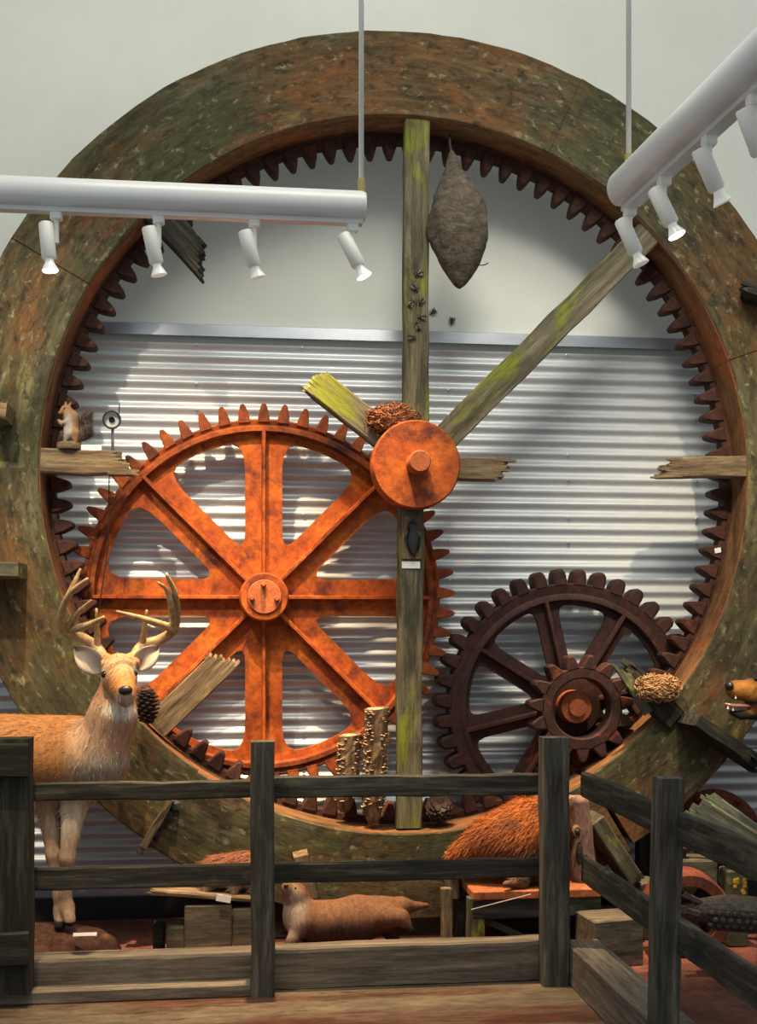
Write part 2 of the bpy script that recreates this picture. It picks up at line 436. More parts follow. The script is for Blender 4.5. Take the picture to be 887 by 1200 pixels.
m_green = layered('green_moss_board', [(0.28, (0.03, 0.033, 0.026)), (0.5, (0.085, 0.09, 0.07)), (0.75, (0.18, 0.18, 0.14))], (3, 26, 26), patches=[((0.10, 0.17, 0.04), (3, 7, 7), .52, .66)], bump=0.5)
m_dark = layered('dark_board', [(0.28, (0.008, 0.008, 0.006)), (0.5, (0.024, 0.023, 0.017)), (0.75, (0.078, 0.070, 0.052))], (2.5, 26, 26), patches=[((0.13, 0.12, 0.085), (5, 8, 8), .62, .74)], bump=0.5)
m_fence = layered('fence_wood', [(0.28, (0.011, 0.010, 0.008)), (0.5, (0.036, 0.033, 0.025)), (0.74, (0.13, 0.115, 0.087))], (2.2, 30, 30), patches=[((0.11, 0.105, 0.08), (3.0, 6, 6), .56, .72), ((0.016, 0.016, 0.013), (2.5, 6, 6), .55, .70), ((0.20, 0.15, 0.10), (5, 9, 9), .67, .73)], bump=0.45)
m_post = layered('post_wood', [(0.28, (0.018, 0.017, 0.013)), (0.5, (0.060, 0.055, 0.043)), (0.74, (0.18, 0.16, 0.125))], (2.2, 30, 30), patches=[((0.035, 0.033, 0.026), (2.5, 6, 6), .53, .70)], bump=0.5)
m_kerb = layered('kerb_timber', [(0.28, (0.05, 0.040, 0.030)), (0.5, (0.13, 0.107, 0.082)), (0.76, (0.25, 0.205, 0.15))], (1.8, 26, 26), patches=[((0.055, 0.045, 0.034), (2.4, 6, 6), .56, .72)], bump=0.45)
m_block = layered('block_timber', [(0.25, (0.035, 0.032, 0.024)), (0.5, (0.10, 0.085, 0.058)), (0.78, (0.24, 0.18, 0.11))], (3, 26, 26), patches=[((0.03, 0.03, 0.025), (3, 6, 6), .55, .7)], bump=0.45)
m_bark = layered('rough_bark', [(0.28, (0.03, 0.017, 0.010)), (0.5, (0.14, 0.085, 0.044)), (0.74, (0.34, 0.22, 0.12))], (40, 40, 7), bump=0.9, bdist=0.01)
m_fungus = layered('bracket_fungus', [(0.3, (0.26, 0.15, 0.08)), (0.7, (0.62, 0.45, 0.30))], 25.0, rough=0.8, bump=0.2)
m_darkbark = layered('dark_scaly_bark', [(0.3, (0.03, 0.026, 0.022)), (0.7, (0.12, 0.10, 0.08))], (30, 45, 45), bump=0.9, bdist=0.01)
m_nest = layered('papery_nest', [(0.25, (0.03, 0.026, 0.020)), (0.5, (0.085, 0.070, 0.052)), (0.78, (0.17, 0.14, 0.105))], (16, 16, 30), patches=[((0.14, 0.095, 0.07), (6, 6, 9), .54, .7), ((0.02, 0.018, 0.014), (7, 7, 9), .60, .70)], rough=0.95, bump=0.9, bdist=0.015)
m_twig = layered('dry_twigs', [(0.3, (0.12, 0.035, 0.018)), (0.7, (0.36, 0.15, 0.07))], 30.0, rough=0.9, bump=0.1)
m_twig2 = layered('dry_straw', [(0.3, (0.22, 0.11, 0.05)), (0.7, (0.50, 0.30, 0.15))], 30.0, rough=0.9, bump=0.1)
m_cone = layered('pine_cone_scale', [(0.3, (0.020, 0.012, 0.010)), (0.7, (0.085, 0.050, 0.038))], 40.0, rough=0.6, bump=0.2)
m_track = plain('white_enamel', (0.72, 0.73, 0.72), 0.28, var=0.02)
m_can = plain('cream_enamel', (0.84, 0.83, 0.76), 0.4, var=0.03)
m_brass = plain('brass_fitting', (0.45, 0.36, 0.14), 0.35, 0.6)
m_bulb = plain('lit_lamp_face', (0.9, 0.9, 0.9), 0.3, emit=(1.0, 0.97, 1.0), estr=6.0)
m_glass = plain('lamp_glass_skirt', (0.80, 0.80, 0.76), 0.15, emit=(1.0, 0.95, 0.88), estr=0.15)
m_fur = furry('animal_fur')
m_shag = furry('shaggy_fur', sc3=(40, 40, 40), var=0.35)
m_antler = layered('antler_bone', [(0.3, (0.22, 0.12, 0.05)), (0.7, (0.50, 0.36, 0.19))], (12, 12, 9), rough=0.5, bump=0.2)
m_eye = plain('dark_glass_eye', (0.008, 0.006, 0.005), 0.08)
m_nose = plain('black_nose', (0.014, 0.012, 0.012), 0.35)
m_hoof = plain('dark_hoof', (0.03, 0.026, 0.024), 0.45)
m_ear = plain('pale_ear', (0.42, 0.34, 0.27), 0.85)
m_pink = plain('pink_tongue', (0.50, 0.22, 0.17), 0.4)
m_card = plain('white_card', (0.75, 0.74, 0.70), 0.7, var=0.04)
m_metal = plain('grey_metal', (0.45, 0.46, 0.46), 0.35, 0.8)
m_cambody = plain('camera_body', (0.30, 0.30, 0.29), 0.35, 0.6)
m_wire = plain('pale_wire', (0.30, 0.28, 0.24), 0.5)
m_gold = plain('yellow_lichen', (0.45, 0.28, 0.02), 0.8, var=0.4)
m_insect = plain('insect_body', (0.012, 0.011, 0.009), 0.4)
m_wing = plain('insect_wing', (0.07, 0.06, 0.04), 0.3)
m_earth = layered('earth_mound', [(0.3, (0.055, 0.028, 0.018)), (0.7, (0.17, 0.075, 0.05))], 9.0, mode='world', rough=0.9, bump=0.6, bdist=0.01)

# ================================================================== SETTING
WALL = 6.30
SID_T = 3.035
def wallpanel(name, x0, x1, y0, y1, z0, z1, m):
    bm = bmesh.new(); b_box(bm, ((x0+x1)/2, (y0+y1)/2, (z0+z1)/2), (x1-x0, y1-y0, z1-z0))
    return make(name, bm, m)
wall = tag(wallpanel('wall_back', -3.5, 5.0, WALL+0.03, WALL+0.18, 0, 5.6, m_white), 'pale plaster wall rising above the corrugated metal siding', None, kind='structure')
fl = tag(wallpanel('floor', -3.5, 5.0, -2.0, 5.02, -0.12, 0.0, m_outer), 'worn tan and reddish floor in front of the rail fence', None, kind='structure')
fl2 = tag(wallpanel('floor', -3.5, 5.0, 5.02, WALL+0.18, -0.12, -0.001, m_inner), 'dull red floor inside the fenced display', None, kind='structure')
fl3 = tag(wallpanel('floor', 1.53, 5.0, 1.0, 5.02, -0.10, 0.002, m_inner_shaded), 'red floor to the right of the side railing, shade painted into its colour', None, kind='structure')
bb = tag(wallpanel('baseboard_back', -3.5, 5.0, WALL-0.05, WALL+0.03, 0, 0.115, m_black), 'black baseboard below the corrugated siding', None, kind='structure')
# corrugated sheets: 2.67 inch pitch, horizontal ribs
PITCH = 0.0676
def corr_sheet(x0, x1, z0, n, y):
    v, f = [], []
    K = 10
    for i in range(n*K+1):
        z = z0+PITCH*i/K; yy = y-0.0095*cos(2*pi*i/K)
        v += [(x0, yy, z), (x1, yy, z)]
    for i in range(n*K): f.append((2*i, 2*i+1, 2*i+3, 2*i+2))
    return v, f
edges_x = [-3.4, -0.93, 1.77, 4.9]
rows = []
z = 0.165
while z < SID_T-0.02:
    n = min(10, int(round((SID_T-z)/PITCH)))
    if n < 1: break
    rows.append((z, n)); z += n*PITCH
for j, (z0, n) in enumerate(rows):
    for i in range(3):
        make('corrugated_sheet', corr_sheet(edges_x[i]-0.02, edges_x[i+1]+0.02, z0-(0.0 if j == 0 else PITCH*0.4), n, WALL-0.002*(i % 2)-0.001*j), m_siding, wall, smooth=True)
make('base_flashing', (lambda bm: (b_box(bm, (0.75, WALL-0.012, 0.142), (8.4, 0.012, 0.062)), bm)[1])(bmesh.new()), m_flash, wall)
def flash():
    bm = bmesh.new()
    b_loft(bm, [[(x, WALL+0.03, SID_T+0.055), (x, WALL-0.018, SID_T+0.04), (x, WALL-0.022, SID_T-0.02), (x, WALL-0.014, SID_T-0.02), (x, WALL-0.01, SID_T+0.03), (x, WALL+0.03, SID_T+0.04)] for x in (-3.4, 4.9)])
    return bm
make('cap_flashing', flash(), m_flash, wall)
bm = bmesh.new()
for sx in (-1.5, -0.9, -0.2, 0.35, 1.13, 1.78, 2.5, 3.1):
    k = 0; zz = 0.165+PITCH*1.5
    while zz < SID_T-0.05:
        b_lathe(bm, [(0.009, 0), (0.009, 0.003), (0.005, 0.004), (0.005, 0.009)], 6, Matrix.Translation((sx+0.004*sin(k*7), WALL-0.011, zz)) @ Matrix.Rotation(pi/2, 4, 'X'))
        zz += PITCH*(3 if k % 2 else 2); k += 1
so = make('siding_screws', bm, m_metal, wall); so['kind'] = 'stuff'

# ================================================================== GREAT RING WHEEL
RC = Vector((0.823, 5.75, 2.247))
R_IN, R_OUT = 1.743, 2.155
wheel = thing('mill_wheel', (RC.x, 5.9, 0.0), 'huge mossy wooden ring wheel with inward teeth, broken spokes and orange hub disc', 'wheel')
MR = Matrix.Translation(RC)
def sector(r0, r1, y0, y1, a0, a1, step=2.0, jit=0.0):
    bm = bmesh.new(); n = max(2, int(abs(a1-a0)/step)); rings = []
    for i in range(n+1):
        a = math.radians(a0+(a1-a0)*i/n); j = rnd.uniform(-jit, jit)
        c, s = cos(a), sin(a)
        b = 0.006
        prof = [(r0, y0+b), (r0+b, y0), (r1+j-b, y0), (r1+j, y0+b), (r1+j, y1), (r0, y1)]
        rings.append([(r*c, y, r*s) for r, y in prof])
    b_loft(bm, rings); return bm
joints = [(20, 66, 0), (66, 112, .004), (112, 150, 0), (150, 187, .006), (187, 236.5, 0), (235, 301, -.055), (302, 341, .0), (341, 380, .005)]
for a0, a1, dy in joints:
    make('rim_segment', sector(R_IN, R_OUT, 0+dy, 0.06+dy, a0+0.02, a1-0.02, 2, .003), m_ring, wheel, MR)
    make('lip_strip', sector(R_IN-.004, R_IN+0.036, .008+dy, 0.205, a0+0.02, a1-0.02, 2, 0), m_liner, wheel, MR)
    make('rim_backing', sector(R_IN+.04, R_OUT-.02, .061+dy, 0.19, a0+0.02, a1-0.02, 2, 0), m_ring, wheel, MR)
make('tooth_ring', sector(1.70, 1.76, 0.205, 0.285, 0, 360, 2), m_tooth, wheel, MR)
def tooth_poly(wb, wt, h, root=-0.02):
    return [(-wb, root), (wb, root), (wb*.96, h*.12), (wb*.78, h*.45), (wt*1.12, h*.80), (wt*.7, h*.96), (0, h), (-wt*.7, h*.96), (-wt*1.12, h*.80), (-wb*.78, h*.45), (-wb*.96, h*.12)]
bm = bmesh.new(); b_extr(bm, tooth_poly(.036, .016, .078), 0.195, 0.285, .008)
t_mesh = mesh_of('tooth', bm, m_tooth)
NT = 104
for i in range(NT):
    a = 2*pi*(i+.5)/NT
    M = MR @ Matrix.Rotation(-(a+pi/2), 4, 'Y') @ Matrix.Translation((0, 0, 0))
    # local +z points to the wheel centre
    p = RC+Vector((cos(a), 0, sin(a)))*1.704
    make('tooth', t_mesh, m_tooth, wheel, Matrix.Translation(p) @ Matrix.Rotation(-a-pi/2, 4, 'Y') @ Matrix.Scale(rnd.uniform(.94, 1.04), 4, (0, 0, 1)))
# cradle blocks that carry the ring
for px in (-0.62, 0.62):
    bm = bmesh.new(); b_box(bm, (RC.x+px, 5.86, 0.09), (.34, .20, .18), bevel=.008); make('cradle_block', bm, m_dark, wheel)
# spokes, whole and broken
YB = 5.815
FY = Vector((0, -1, 0))
def spoke(p, q, w, mat=m_wood, broken=(0, 0), t=.085, y=YB, taper=1, seed=None, splint=.12):
    a, b = W(p[0], p[1], y), W(q[0], q[1], y)
    wd = Vector((0, 1, 0)).cross(b-a)
    return board('spoke', a, b, w, t, wd, mat, wheel, broken, taper, .004, splint, seed)
spoke((486, 560), (488, 138), .122, seed=3)
spoke((478, 969), (481, 540), .122, seed=4)
spoke((520, 515), (766, 268), .135, seed=5)
spoke((455, 517), (375, 452), .135, broken=(0, 1), seed=6, splint=.07)
spoke((520, 549), (578, 551), .11, m_stub, (0, 1), seed=7, splint=.10)
spoke((43, 541), (128, 543), .115, m_stub, (0, 1), seed=8, splint=.14)
spoke((878, 547), (795, 549), .108, m_stub, (0, 1), seed=9, taper=.9, splint=.14)
spoke((165, 225), (222, 290), .17, m_dark, (0, 1), seed=10, taper=.75, splint=.17)
spoke((182, 852), (252, 783), .135, m_stub, (0, 1), seed=11, splint=.10)
spoke((790, 842), (752, 806), .12, m_dark, (0, 1), seed=12, splint=.16, y=5.76)
spoke((760, 835), (738, 800), .05, m_mossy, (0, 1), seed=13, splint=.12, y=5.72, t=.03)
# hub
HC = W(487, 545, 5.68)
bm = bmesh.new()
MH = Matrix.Translation((HC.x, 5.76, HC.z)) @ Matrix.Rotation(pi/2, 4, 'X')
b_lathe(bm, [(.21, 0), (.214, .01), (.214, .10), (.206, .112), (.06, .114)], 64)
hub = make('hub_disc', bm, m_rust, wheel, MH, 'auto')
bm = bmesh.new(); b_lathe(bm, [(.052, .0), (.052, .22), (.047, .226), (.0, .226)], 32)
make('axle_stub', bm, m_cap, wheel, MH, 'auto')
bm = bmesh.new(); b_lathe(bm, [(.09, -.36), (.09, 0)], 24)
make('axle', bm, m_iron, wheel, MH, 'auto')
# paddle stubs on the face of the ring
def paddle(p, q, w, t, mat, broken=(0, 0), seed=1, taper=1.0, splint=.12, y1=5.76):
    a, b = W(p[0], p[1], y1-w/2), W(q[0], q[1], y1-w/2)
    return board('paddle', a, b, w, t, (0, 1, 0), mat, wheel, broken, taper, .004, splint, seed)
paddle((-70, 474), (12, 486), .20, .07, m_stub, (0, 0), 21)
paddle((-70, 668), (27, 669), .24, .07, m_mossy, (0, 0), 22)
paddle((940, 362), (880, 344), .16, .06, m_dark, (0, 1), 23, splint=.08)
paddle((806, 842), (862, 880), .26, .065, m_dark, (0, 1), 24, splint=.2)
paddle((692, 958), (735, 1022), .24, .075, m_mossy, (0, 1), 25, splint=.10, y1=5.72)
paddle((352, 1000), (362, 1050), .16, .07, m_stub, (0, 0), 26, y1=5.70)
paddle((528, 1000), (530, 1050), .12, .05, m_stub, (0, 0), 27, y1=5.70)
# notched end board of the lower segment
board('end_board', W(201, 936, 5.672), W(168, 992, 5.672), .05, .034, (0, 1, 0), m_stub, wheel, (0, 1), 1, .006, .04, 28)
for k in range(5):
    bm = bmesh.new(); b_ico(bm, (0, 0, 0), (.028, .018, .034), 1)
    for v in bm.verts: v.co *= rnd.uniform(.7, 1.25)
    make('rot_hollow', bm, m_black, wheel, Matrix.Translation(W(205-7.5*k+rnd.uniform(-2, 2), 945+10.5*k, 5.685)))

# ================================================================== SPOKED GEARS
def gear_web(ri, rv, ro, half_w, y0, y1, nsp, corner):
    """returns spoke meshes: plate pieces between rounded windows; spoke centre lies on +x"""
    sec = 2*pi/nsp
    def window(th, c):
        # window outline by ray casting from centroid c (x along sector mid-line): arc r=rv, two spoke edges offset half_w
        best = 1e9; d = (cos(th), sin(th))
        # arc
        bq = c*d[0]; cq = c*c-rv*rv; best = min(best, -bq+math.sqrt(bq*bq-cq))
        for s in (-1, 1):
            # spoke axis at angle s*sec/2, edge is line at distance half_w toward mid
            nx, ny = sin(sec/2), -s*cos(sec/2)   # inward normal of the edge: n.p > half_w is inside
            num = half_w-(nx*c); den = nx*d[0]+ny*d[1]
            if den < -1e-6: best = min(best, num/den)
        return best
    c = (ri+rv)/2*1.12
    NR = 48
    th = [-pi+2*pi*i/NR for i in range(NR)]
    raw = [window(t, c) for t in th]
    # round the corners: smooth the outline in the polar function
    pts = [(c+r*cos(t), r*sin(t)) for r, t in zip(raw, th)]
    for _ in range(corner):
        pts = [((pts[i-1][0]+2*pts[i][0]+pts[(i+1) % NR][0])/4, (pts[i-1][1]+2*pts[i][1]+pts[(i+1) % NR][1])/4) for i in range(NR)]
    outer = []
    for (x, y) in pts:
        t = math.atan2(y, x-c); d = (cos(t), sin(t)); best = 1e9
        bq = c*d[0]; cq = c*c-ro*ro; best = min(best, -bq+math.sqrt(bq*bq-cq))
        for s in (-1, 1):
            nx, ny = sin(sec/2), -s*cos(sec/2)
            den = nx*d[0]+ny*d[1]
            if den < -1e-6: best = min(best, -(nx*c)/den)
        outer.append((c+best*d[0], best*d[1]))
    return pts, outer
def spoked_gear(name, C, y_face, r_rim_in, r_root, r_tip, nteeth, nsp, a_off, half_w, r_v, mats, label, rib_h, rib_w, thick, tooth_y, tooth_w, corner=2, round_teeth=False):
    g = thing(name, (C[0], y_face, 0.0), label, 'gear')
    MG = Matrix.Translation((C[0], 0, C[1]))
    m_w, m_r, m_t = mats
    sec = 2*pi/nsp
    pts, outer = gear_web(.12, r_v, r_rim_in+.01, half_w, 0, 0, nsp, corner)
    NR = len(pts)
    bm = bmesh.new()
    for side in (1, -1):          # the half sectors on either side of a spoke whose axis is +x
        rot = side*sec/2
        ca, sa = cos(rot), sin(rot)
        def R(p): return (p[0]*ca-p[1]*sa, p[0]*sa+p[1]*ca)
        # points whose y (before rotation) lies toward the spoke: for side=+1 the sector is above the spoke, so y<0
        ids = list(range(0, NR//2+1)) if side > 0 else list(range(NR//2, NR+1))
        # walk from the inner vertex to the rim
        for a, b in zip(ids, ids[1:]):
            a, b = a % NR, b % NR
            q = []
            for yy in (y_face, y_face+thick):
                q.append([(R(pts[a])[0], yy, R(pts[a])[1]), (R(pts[b])[0], yy, R(pts[b])[1]), (R(outer[b])[0], yy, R(outer[b])[1]), (R(outer[a])[0], yy, R(outer[a])[1])])
            vf = [bm.verts.new(p) for p in q[0]]; vb = [bm.verts.new(p) for p in q[1]]
            bm.faces.new(vf); bm.faces.new(list(reversed(vb)))
            bm.faces.new((vf[0], vf[1], vb[1], vb[0])); bm.faces.new((vf[2], vf[3], vb[3], vb[2]))
    bmesh.ops.remove_doubles(bm, verts=bm.verts, dist=1e-5)
    sm = mesh_of('spoke', bm, m_w)
    bm = bmesh.new()
    b_loft(bm, [[(r, y_face+.01, -w), (r, y_face-h*.8, -w), (r, y_face-h, -w*.6), (r, y_face-h, w*.6), (r, y_face-h*.8, w), (r, y_face+.01, w)] for r, w, h in ((.06, rib_w, rib_h), (r_rim_in*.55, rib_w, rib_h), (r_rim_in+.015, rib_w, rib_h*.95))])
    rm = mesh_of('spoke_rib', bm, m_w)
    for i in range(nsp):
        M = MG @ Matrix.Rotation(-(a_off+i*sec), 4, 'Y')
        s = make('spoke', sm, m_w, g, M)
        make('spoke_rib', rm, m_w, s, M)
    bm = bmesh.new(); n = 120; rings = []
    for i in range(n):
        a = 2*pi*i/n; c, s = cos(a), sin(a)
        prof = [(r_rim_in, y_face-.012), (r_rim_in+.008, y_face-.02-rib_h*.5), (r_rim_in+.03, y_face-.02-rib_h*.5), (r_rim_in+.04, tooth_y[0]+.012), (r_root-.008, tooth_y[0]+.004), (r_root, tooth_y[0]+.012), (r_root, tooth_y[1]), (r_rim_in, tooth_y[1])]
        rings.append([(r*c, y, r*s) for r, y in prof])
    vs = [[bm.verts.new(p) for p in r] for r in rings]
    for i in range(n):
        A, B = vs[i], vs[(i+1) % n]
        for k in range(8): bm.faces.new((A[k], A[(k+1) % 8], B[(k+1) % 8], B[k]))
    make('rim', bm, m_r, g, MG, 'auto')
    bm = bmesh.new(); h = r_tip-r_root
    if round_teeth:
        p = [(-tooth_w, -.02), (tooth_w, -.02), (tooth_w, h*.4), (tooth_w*.86, h*.75), (tooth_w*.5, h*.96), (0, h), (-tooth_w*.5, h*.96), (-tooth_w*.86, h*.75), (-tooth_w, h*.4)]
        b_extr(bm, p, tooth_y[0], tooth_y[1], .014)
    else:
        b_extr(bm, tooth_poly(tooth_w, tooth_w*.45, h), tooth_y[0], tooth_y[1], .006)
    tm = mesh_of('tooth', bm, m_t)
    for i in range(nteeth):
        a = 2*pi*(i+.25)/nteeth
        p = Vector((C[0]+cos(a)*r_root, 0, C[1]+sin(a)*r_root))
        make('tooth', tm, m_t, g, Matrix.Translation(p) @ Matrix.Rotation(pi/2-a, 4, 'Y'))
    return g, MG
GC = (0.140, 1.651)
og, MG = spoked_gear('spoked_gear', GC, 6.115, .835, .905, .985, 57, 8, 0.0, .094, .80, (m_rust, m_rust_shaded, m_rust_shaded),
    'large orange rusted iron gear with eight ribbed spokes', .055, .011, .025, (6.075, 6.165), .030, 2)
bm = bmesh.new(); b_lathe(bm, [(.125, -.06), (.125, .0), (.122, .12), (.115, .128), (.088, .128), (.088, .122)], 48)
MB = MG @ Matrix.Translation((0, 6.10, 0)) @ Matrix.Rotation(pi/2, 4, 'X')
hb = make('hub', bm, m_rust, og, MB, 'auto')
bm = bmesh.new(); b_lathe(bm, [(.086, .10), (.086, .134), (.082, .138), (.0, .138)], 40)
cp = make('hub_cap', bm, m_cap, og, MB, 'auto')
for a in (1.65, 3.25, -.15):
    bm = bmesh.new(); b_lathe(bm, [(.013, 0), (.013, .03), (.010, .034), (.0, .034)], 6)
    make('bolt', bm, m_cap, cp, MB @ Matrix.Translation((.062*cos(a), .062*sin(a), .136)))
for i in range(2):   # joint lugs of the split rim
    a = (pi/2, 0)[i]
SC = (1.728, 1.091)
sg, MS = spoked_gear('spoked_gear', SC, 6.105, .545, .640, .715, 39, 8, math.radians(13), .060, .525, (m_iron, m_iron, m_iron),
    'smaller dark rusty iron gear with a pinion on its axle', .05, .012, .028, (6.055, 6.165), .036, 2, True)
# pinion
MP = MS
bm = bmesh.new(); n = 64
rings = []
for i in range(n):
    a = 2*pi*i/n; c, s = cos(a), sin(a)
    rings.append([(r*c, y, r*s) for r, y in [(.150, 5.845), (.158, 5.838), (.205, 5.838), (.21, 5.845), (.21, 5.938), (.150, 5.938)]])
vs = [[bm.verts.new(p) for p in r] for r in rings]
for i in range(n):
    A, B = vs[i], vs[(i+1) % n]
    for k in range(6): bm.faces.new((A[k], A[(k+1) % 6], B[(k+1) % 6], B[k]))
make('pinion_ring', bm, m_iron, sg, MP, 'auto')
bm = bmesh.new(); b_extr(bm, tooth_poly(.036, .018, .066, -.015), 5.838, 5.938, .008)
pm = mesh_of('pinion_tooth', bm, m_iron)
for i in range(15):
    a = 2*pi*(i+.3)/15
    make('pinion_tooth', pm, m_iron, sg, Matrix.Translation((SC[0]+cos(a)*.207, 0, SC[1]+sin(a)*.207)) @ Matrix.Rotation(pi/2-a, 4, 'Y'))
MQ = MS @ Matrix.Translation((0, 6.10, 0)) @ Matrix.Rotation(pi/2, 4, 'X')
bm = bmesh.new(); b_lathe(bm, [(.16, .04), (.155, .06), (.07, .065)], 40); make('pinion_web', bm, m_iron, sg, MQ, 'auto')
bm = bmesh.new(); b_lathe(bm, [(.085, .0), (.085, .15), (.078, .16), (.045, .16), (.045, .185), (.0, .187)], 32); make('axle', bm, m_cap, sg, MQ, 'auto')
bm = bmesh.new(); b_lathe(bm, [(.12, -.1), (.12, .05)], 32); make('boss', bm, m_iron, sg, MQ, 'auto')

# ================================================================== RAIL FENCE
fence = thing('rail_fence', (0.4, 5.0, 0.0), 'weathered dark timber rail fence with a low kerb beam around the display', 'fence')
YF = 4.95
def fx(px, Y=YF): return W(px, 900, Y).x
def post(px0, px1, ztop, y0, y1, z0=0.0, mat=m_post, seed=1):
    x0, x1 = fx(px0, y0), fx(px1, y0)
    return board('post', ((x0+x1)/2, (y0+y1)/2, z0), ((x0+x1)/2, (y0+y1)/2, ztop), x1-x0, y1-y0, (1, 0, 0), mat, fence, seed=seed, jit=.002)
post(294, 322, 1.035, 4.86, 4.95, seed=31)
post(637, 668, 1.038, 4.86, 4.95, seed=32)
XL = -2.2; XC = fx(640)
def rail(z0, z1, xa, xb, y, t, mat, seed): 
    zc = (z0+z1)/2
    return board('rail', (xa, y, zc), (xb, y, zc), z1-z0, t, (0, 0, 1), mat, fence, seed=seed, jit=.003)
xm = fx(308)
rail(.795, .868, XL, xm, 4.968, .032, m_fence, 41); rail(.790, .880, xm+.004, XC, 4.968, .032, m_fence, 42)
rail(.435, .525, XL, xm, 4.968, .032, m_fence, 43); rail(.440, .522, xm+.004, XC, 4.968, .032, m_fence, 44)
board('kerb_beam', (XL, 5.02, .076), (xm, 5.02, .076), .152, .14, (0, 0, 1), m_kerb, fence, seed=45, jit=.003)
board('kerb_beam', (xm+.004, 5.02, .080), (XC+.1, 5.02, .080), .160, .14, (0, 0, 1), m_kerb, fence, seed=46, jit=.003)
board('plinth_board', (XL, 4.91, .027), (fx(293), 4.91, .027), .054, .078, (0, 0, 1), m_kerb, fence, seed=47, jit=.002)
# dark paired end posts on the left
xe = fx(36, 4.83)
board('post', (xe-.068, 4.885, .055), (xe-.068, 4.885, 1.06), .13, .115, (1, 0, 0), m_dark, fence, seed=51)
board('post', (xe-.215, 4.885, .055), (xe-.215, 4.885, 1.05), .13, .115, (1, 0, 0), m_dark, fence, seed=52)
for zc, s in ((.98, 53), (.24, 54)):
    board('cross_tie', (xe-.5, 4.815, zc), (xe-.004, 4.815, zc), .13, .03, (0, 0, 1), m_dark, fence, seed=s)
# side run toward the viewer
XS = XC+.10
def side(z0, z1, seed, x, t=.032, ya=4.86, yb=2.2):
    zc = (z0+z1)/2
    return board('rail', (x, ya, zc), (x, yb, zc), z1-z0, t, (0, 0, 1), m_fence, fence, seed=seed, jit=.003)
side(.790, .895, 61, XS+.04); side(.435, .545, 62, XS+.04)
p2 = W(783, 1000, 3.80)
board('post', (p2.x-.022, 3.80, 0), (p2.x, 3.80, 1.005), .085, .085, (1, 0, 0), m_post, fence, seed=63, jit=.002)
board('kerb_beam', (XS+.055, 4.95, .085), (XS+.055, 2.2, .085), .17, .15, (0, 0, 1), m_kerb, fence, seed=64)

# ================================================================== TRACK LIGHTS
def along(a, b, t): return a+(b-a)*t
def light_track(name, A, B, label, rod_at, heads, rad=.052):
    t = thing(name, (A+B)/2, label, 'track light', 'track lights on hanging tubes')
    ax = (B-A).normalized(); L = (B-A).length
    sidev = ax.cross(Vector((0, 0, 1))).normalized(); up = sidev.cross(ax)
    bm = bmesh.new(); n = 28; rings = []
    for s in (0, .012, L-.012, L):
        k = .9 if s in (0, L) else 1.0
        ring = []
        for i in range(n):
            a = 2*pi*i/n; x, y = cos(a)*rad*k, max(sin(a), -.80)*rad*k
            ring.append(A+ax*s+sidev*x+up*y)
        rings.append(ring)
    b_loft(bm, rings); make('housing_tube', bm, m_track, t, None, 'auto')
    bm = bmesh.new(); M = frame(A+ax*(L/2)-up*(rad*.86), ax, y=sidev); b_box(bm, (0, 0, 0), (L*.985, .038, .022)); make('track_rail', bm, m_track, t, M)
    for r in rod_at:
        p = along(A, B, r)+up*rad*.9
        bm = bmesh.new(); b_tube(bm, [p, (p.x, p.y, 5.5)], .0085, 8); make('suspension_rod', bm, m_can, t, None, True)
        bm = bmesh.new(); b_tube(bm, [p-Vector((0, 0, .012)), p+Vector((0, 0, .045))], .013, 10); make('rod_fitting', bm, m_brass, t, None, 'auto')
    for (s, tip, lit) in heads:
        if s > 1:
            lo_, hi_ = 0.0, 1.0
            for _ in range(30):
                md = (lo_+hi_)/2
                if project(along(A, B, md))[0] < s: lo_ = md
                else: hi_ = md
            s = lo_
        base = along(A, B, s)-up*(rad*.86+.012)
        bm = bmesh.new(); b_box(bm, base-Vector((0, 0, .008)), (.036, .032, .030), bevel=.004)
        ad = make('spotlight', bm, m_can, t)
        j = base-Vector((0, 0, .095))
        bm = bmesh.new(); b_tube(bm, [base, j+Vector((0, 0, .03)), j+Vector((.0, .0, .0))], .0085, 8); make('stem', bm, m_can, ad)
        d = Vector(tip).normalized()
        c0 = j+Vector((-.030, -.012, .055)) if d.x >= 0 else j+Vector((.03, -.012, .055))
        M = frame(c0, d, y=(0, 1, 0)) @ Matrix.Rotation(pi/2, 4, 'Y')
        bm = bmesh.new(); b_lathe(bm, [(.0, -.004), (.020, -.004), (.023, .0), (.023, .105), (.018, .112), (.0, .112)], 20); make('lamp_can', bm, m_can, ad, M, 'auto')
        bm = bmesh.new(); b_lathe(bm, [(.012, .106), (.014, .122), (.026, .146), (.0255, .148), (.012, .140)], 20); make('lamp_skirt', bm, m_glass, ad, M, 'auto')
        bm = bmesh.new(); b_lathe(bm, [(.0, .143), (.0235, .1465), (.0235, .149), (.0, .150)], 20); make('lamp_face', bm, m_bulb if lit else m_glass, ad, M, 'auto')
    return t
A1 = W(-60, 225, 3.84); B1 = W(428, 242, 3.84); A1.z = B1.z = (A1.z+B1.z)/2
light_track('light_track', A1, B1, 'white tube track light hanging level across the left of the ring wheel', [.99], [
    (66, (.10, -.05, -1), True), (186, (.22, .1, -1), False), (298, (.30, .1, -1), False), (413, (.50, -.1, -1), True)])
zt = A1.z
A2 = WZ(733, 224, zt); B2 = WZ(905, 60, zt)
light_track('light_track', A2, B2+(B2-A2)*.4, 'white tube track light slanting up across the right of the ring wheel', [.02], [
    (738, (.42, -.1, -1), False), (778, (.40, -.2, -1), True), (831, (.52, .1, -1), False), (884, (.45, .1, -1), False)], .066)
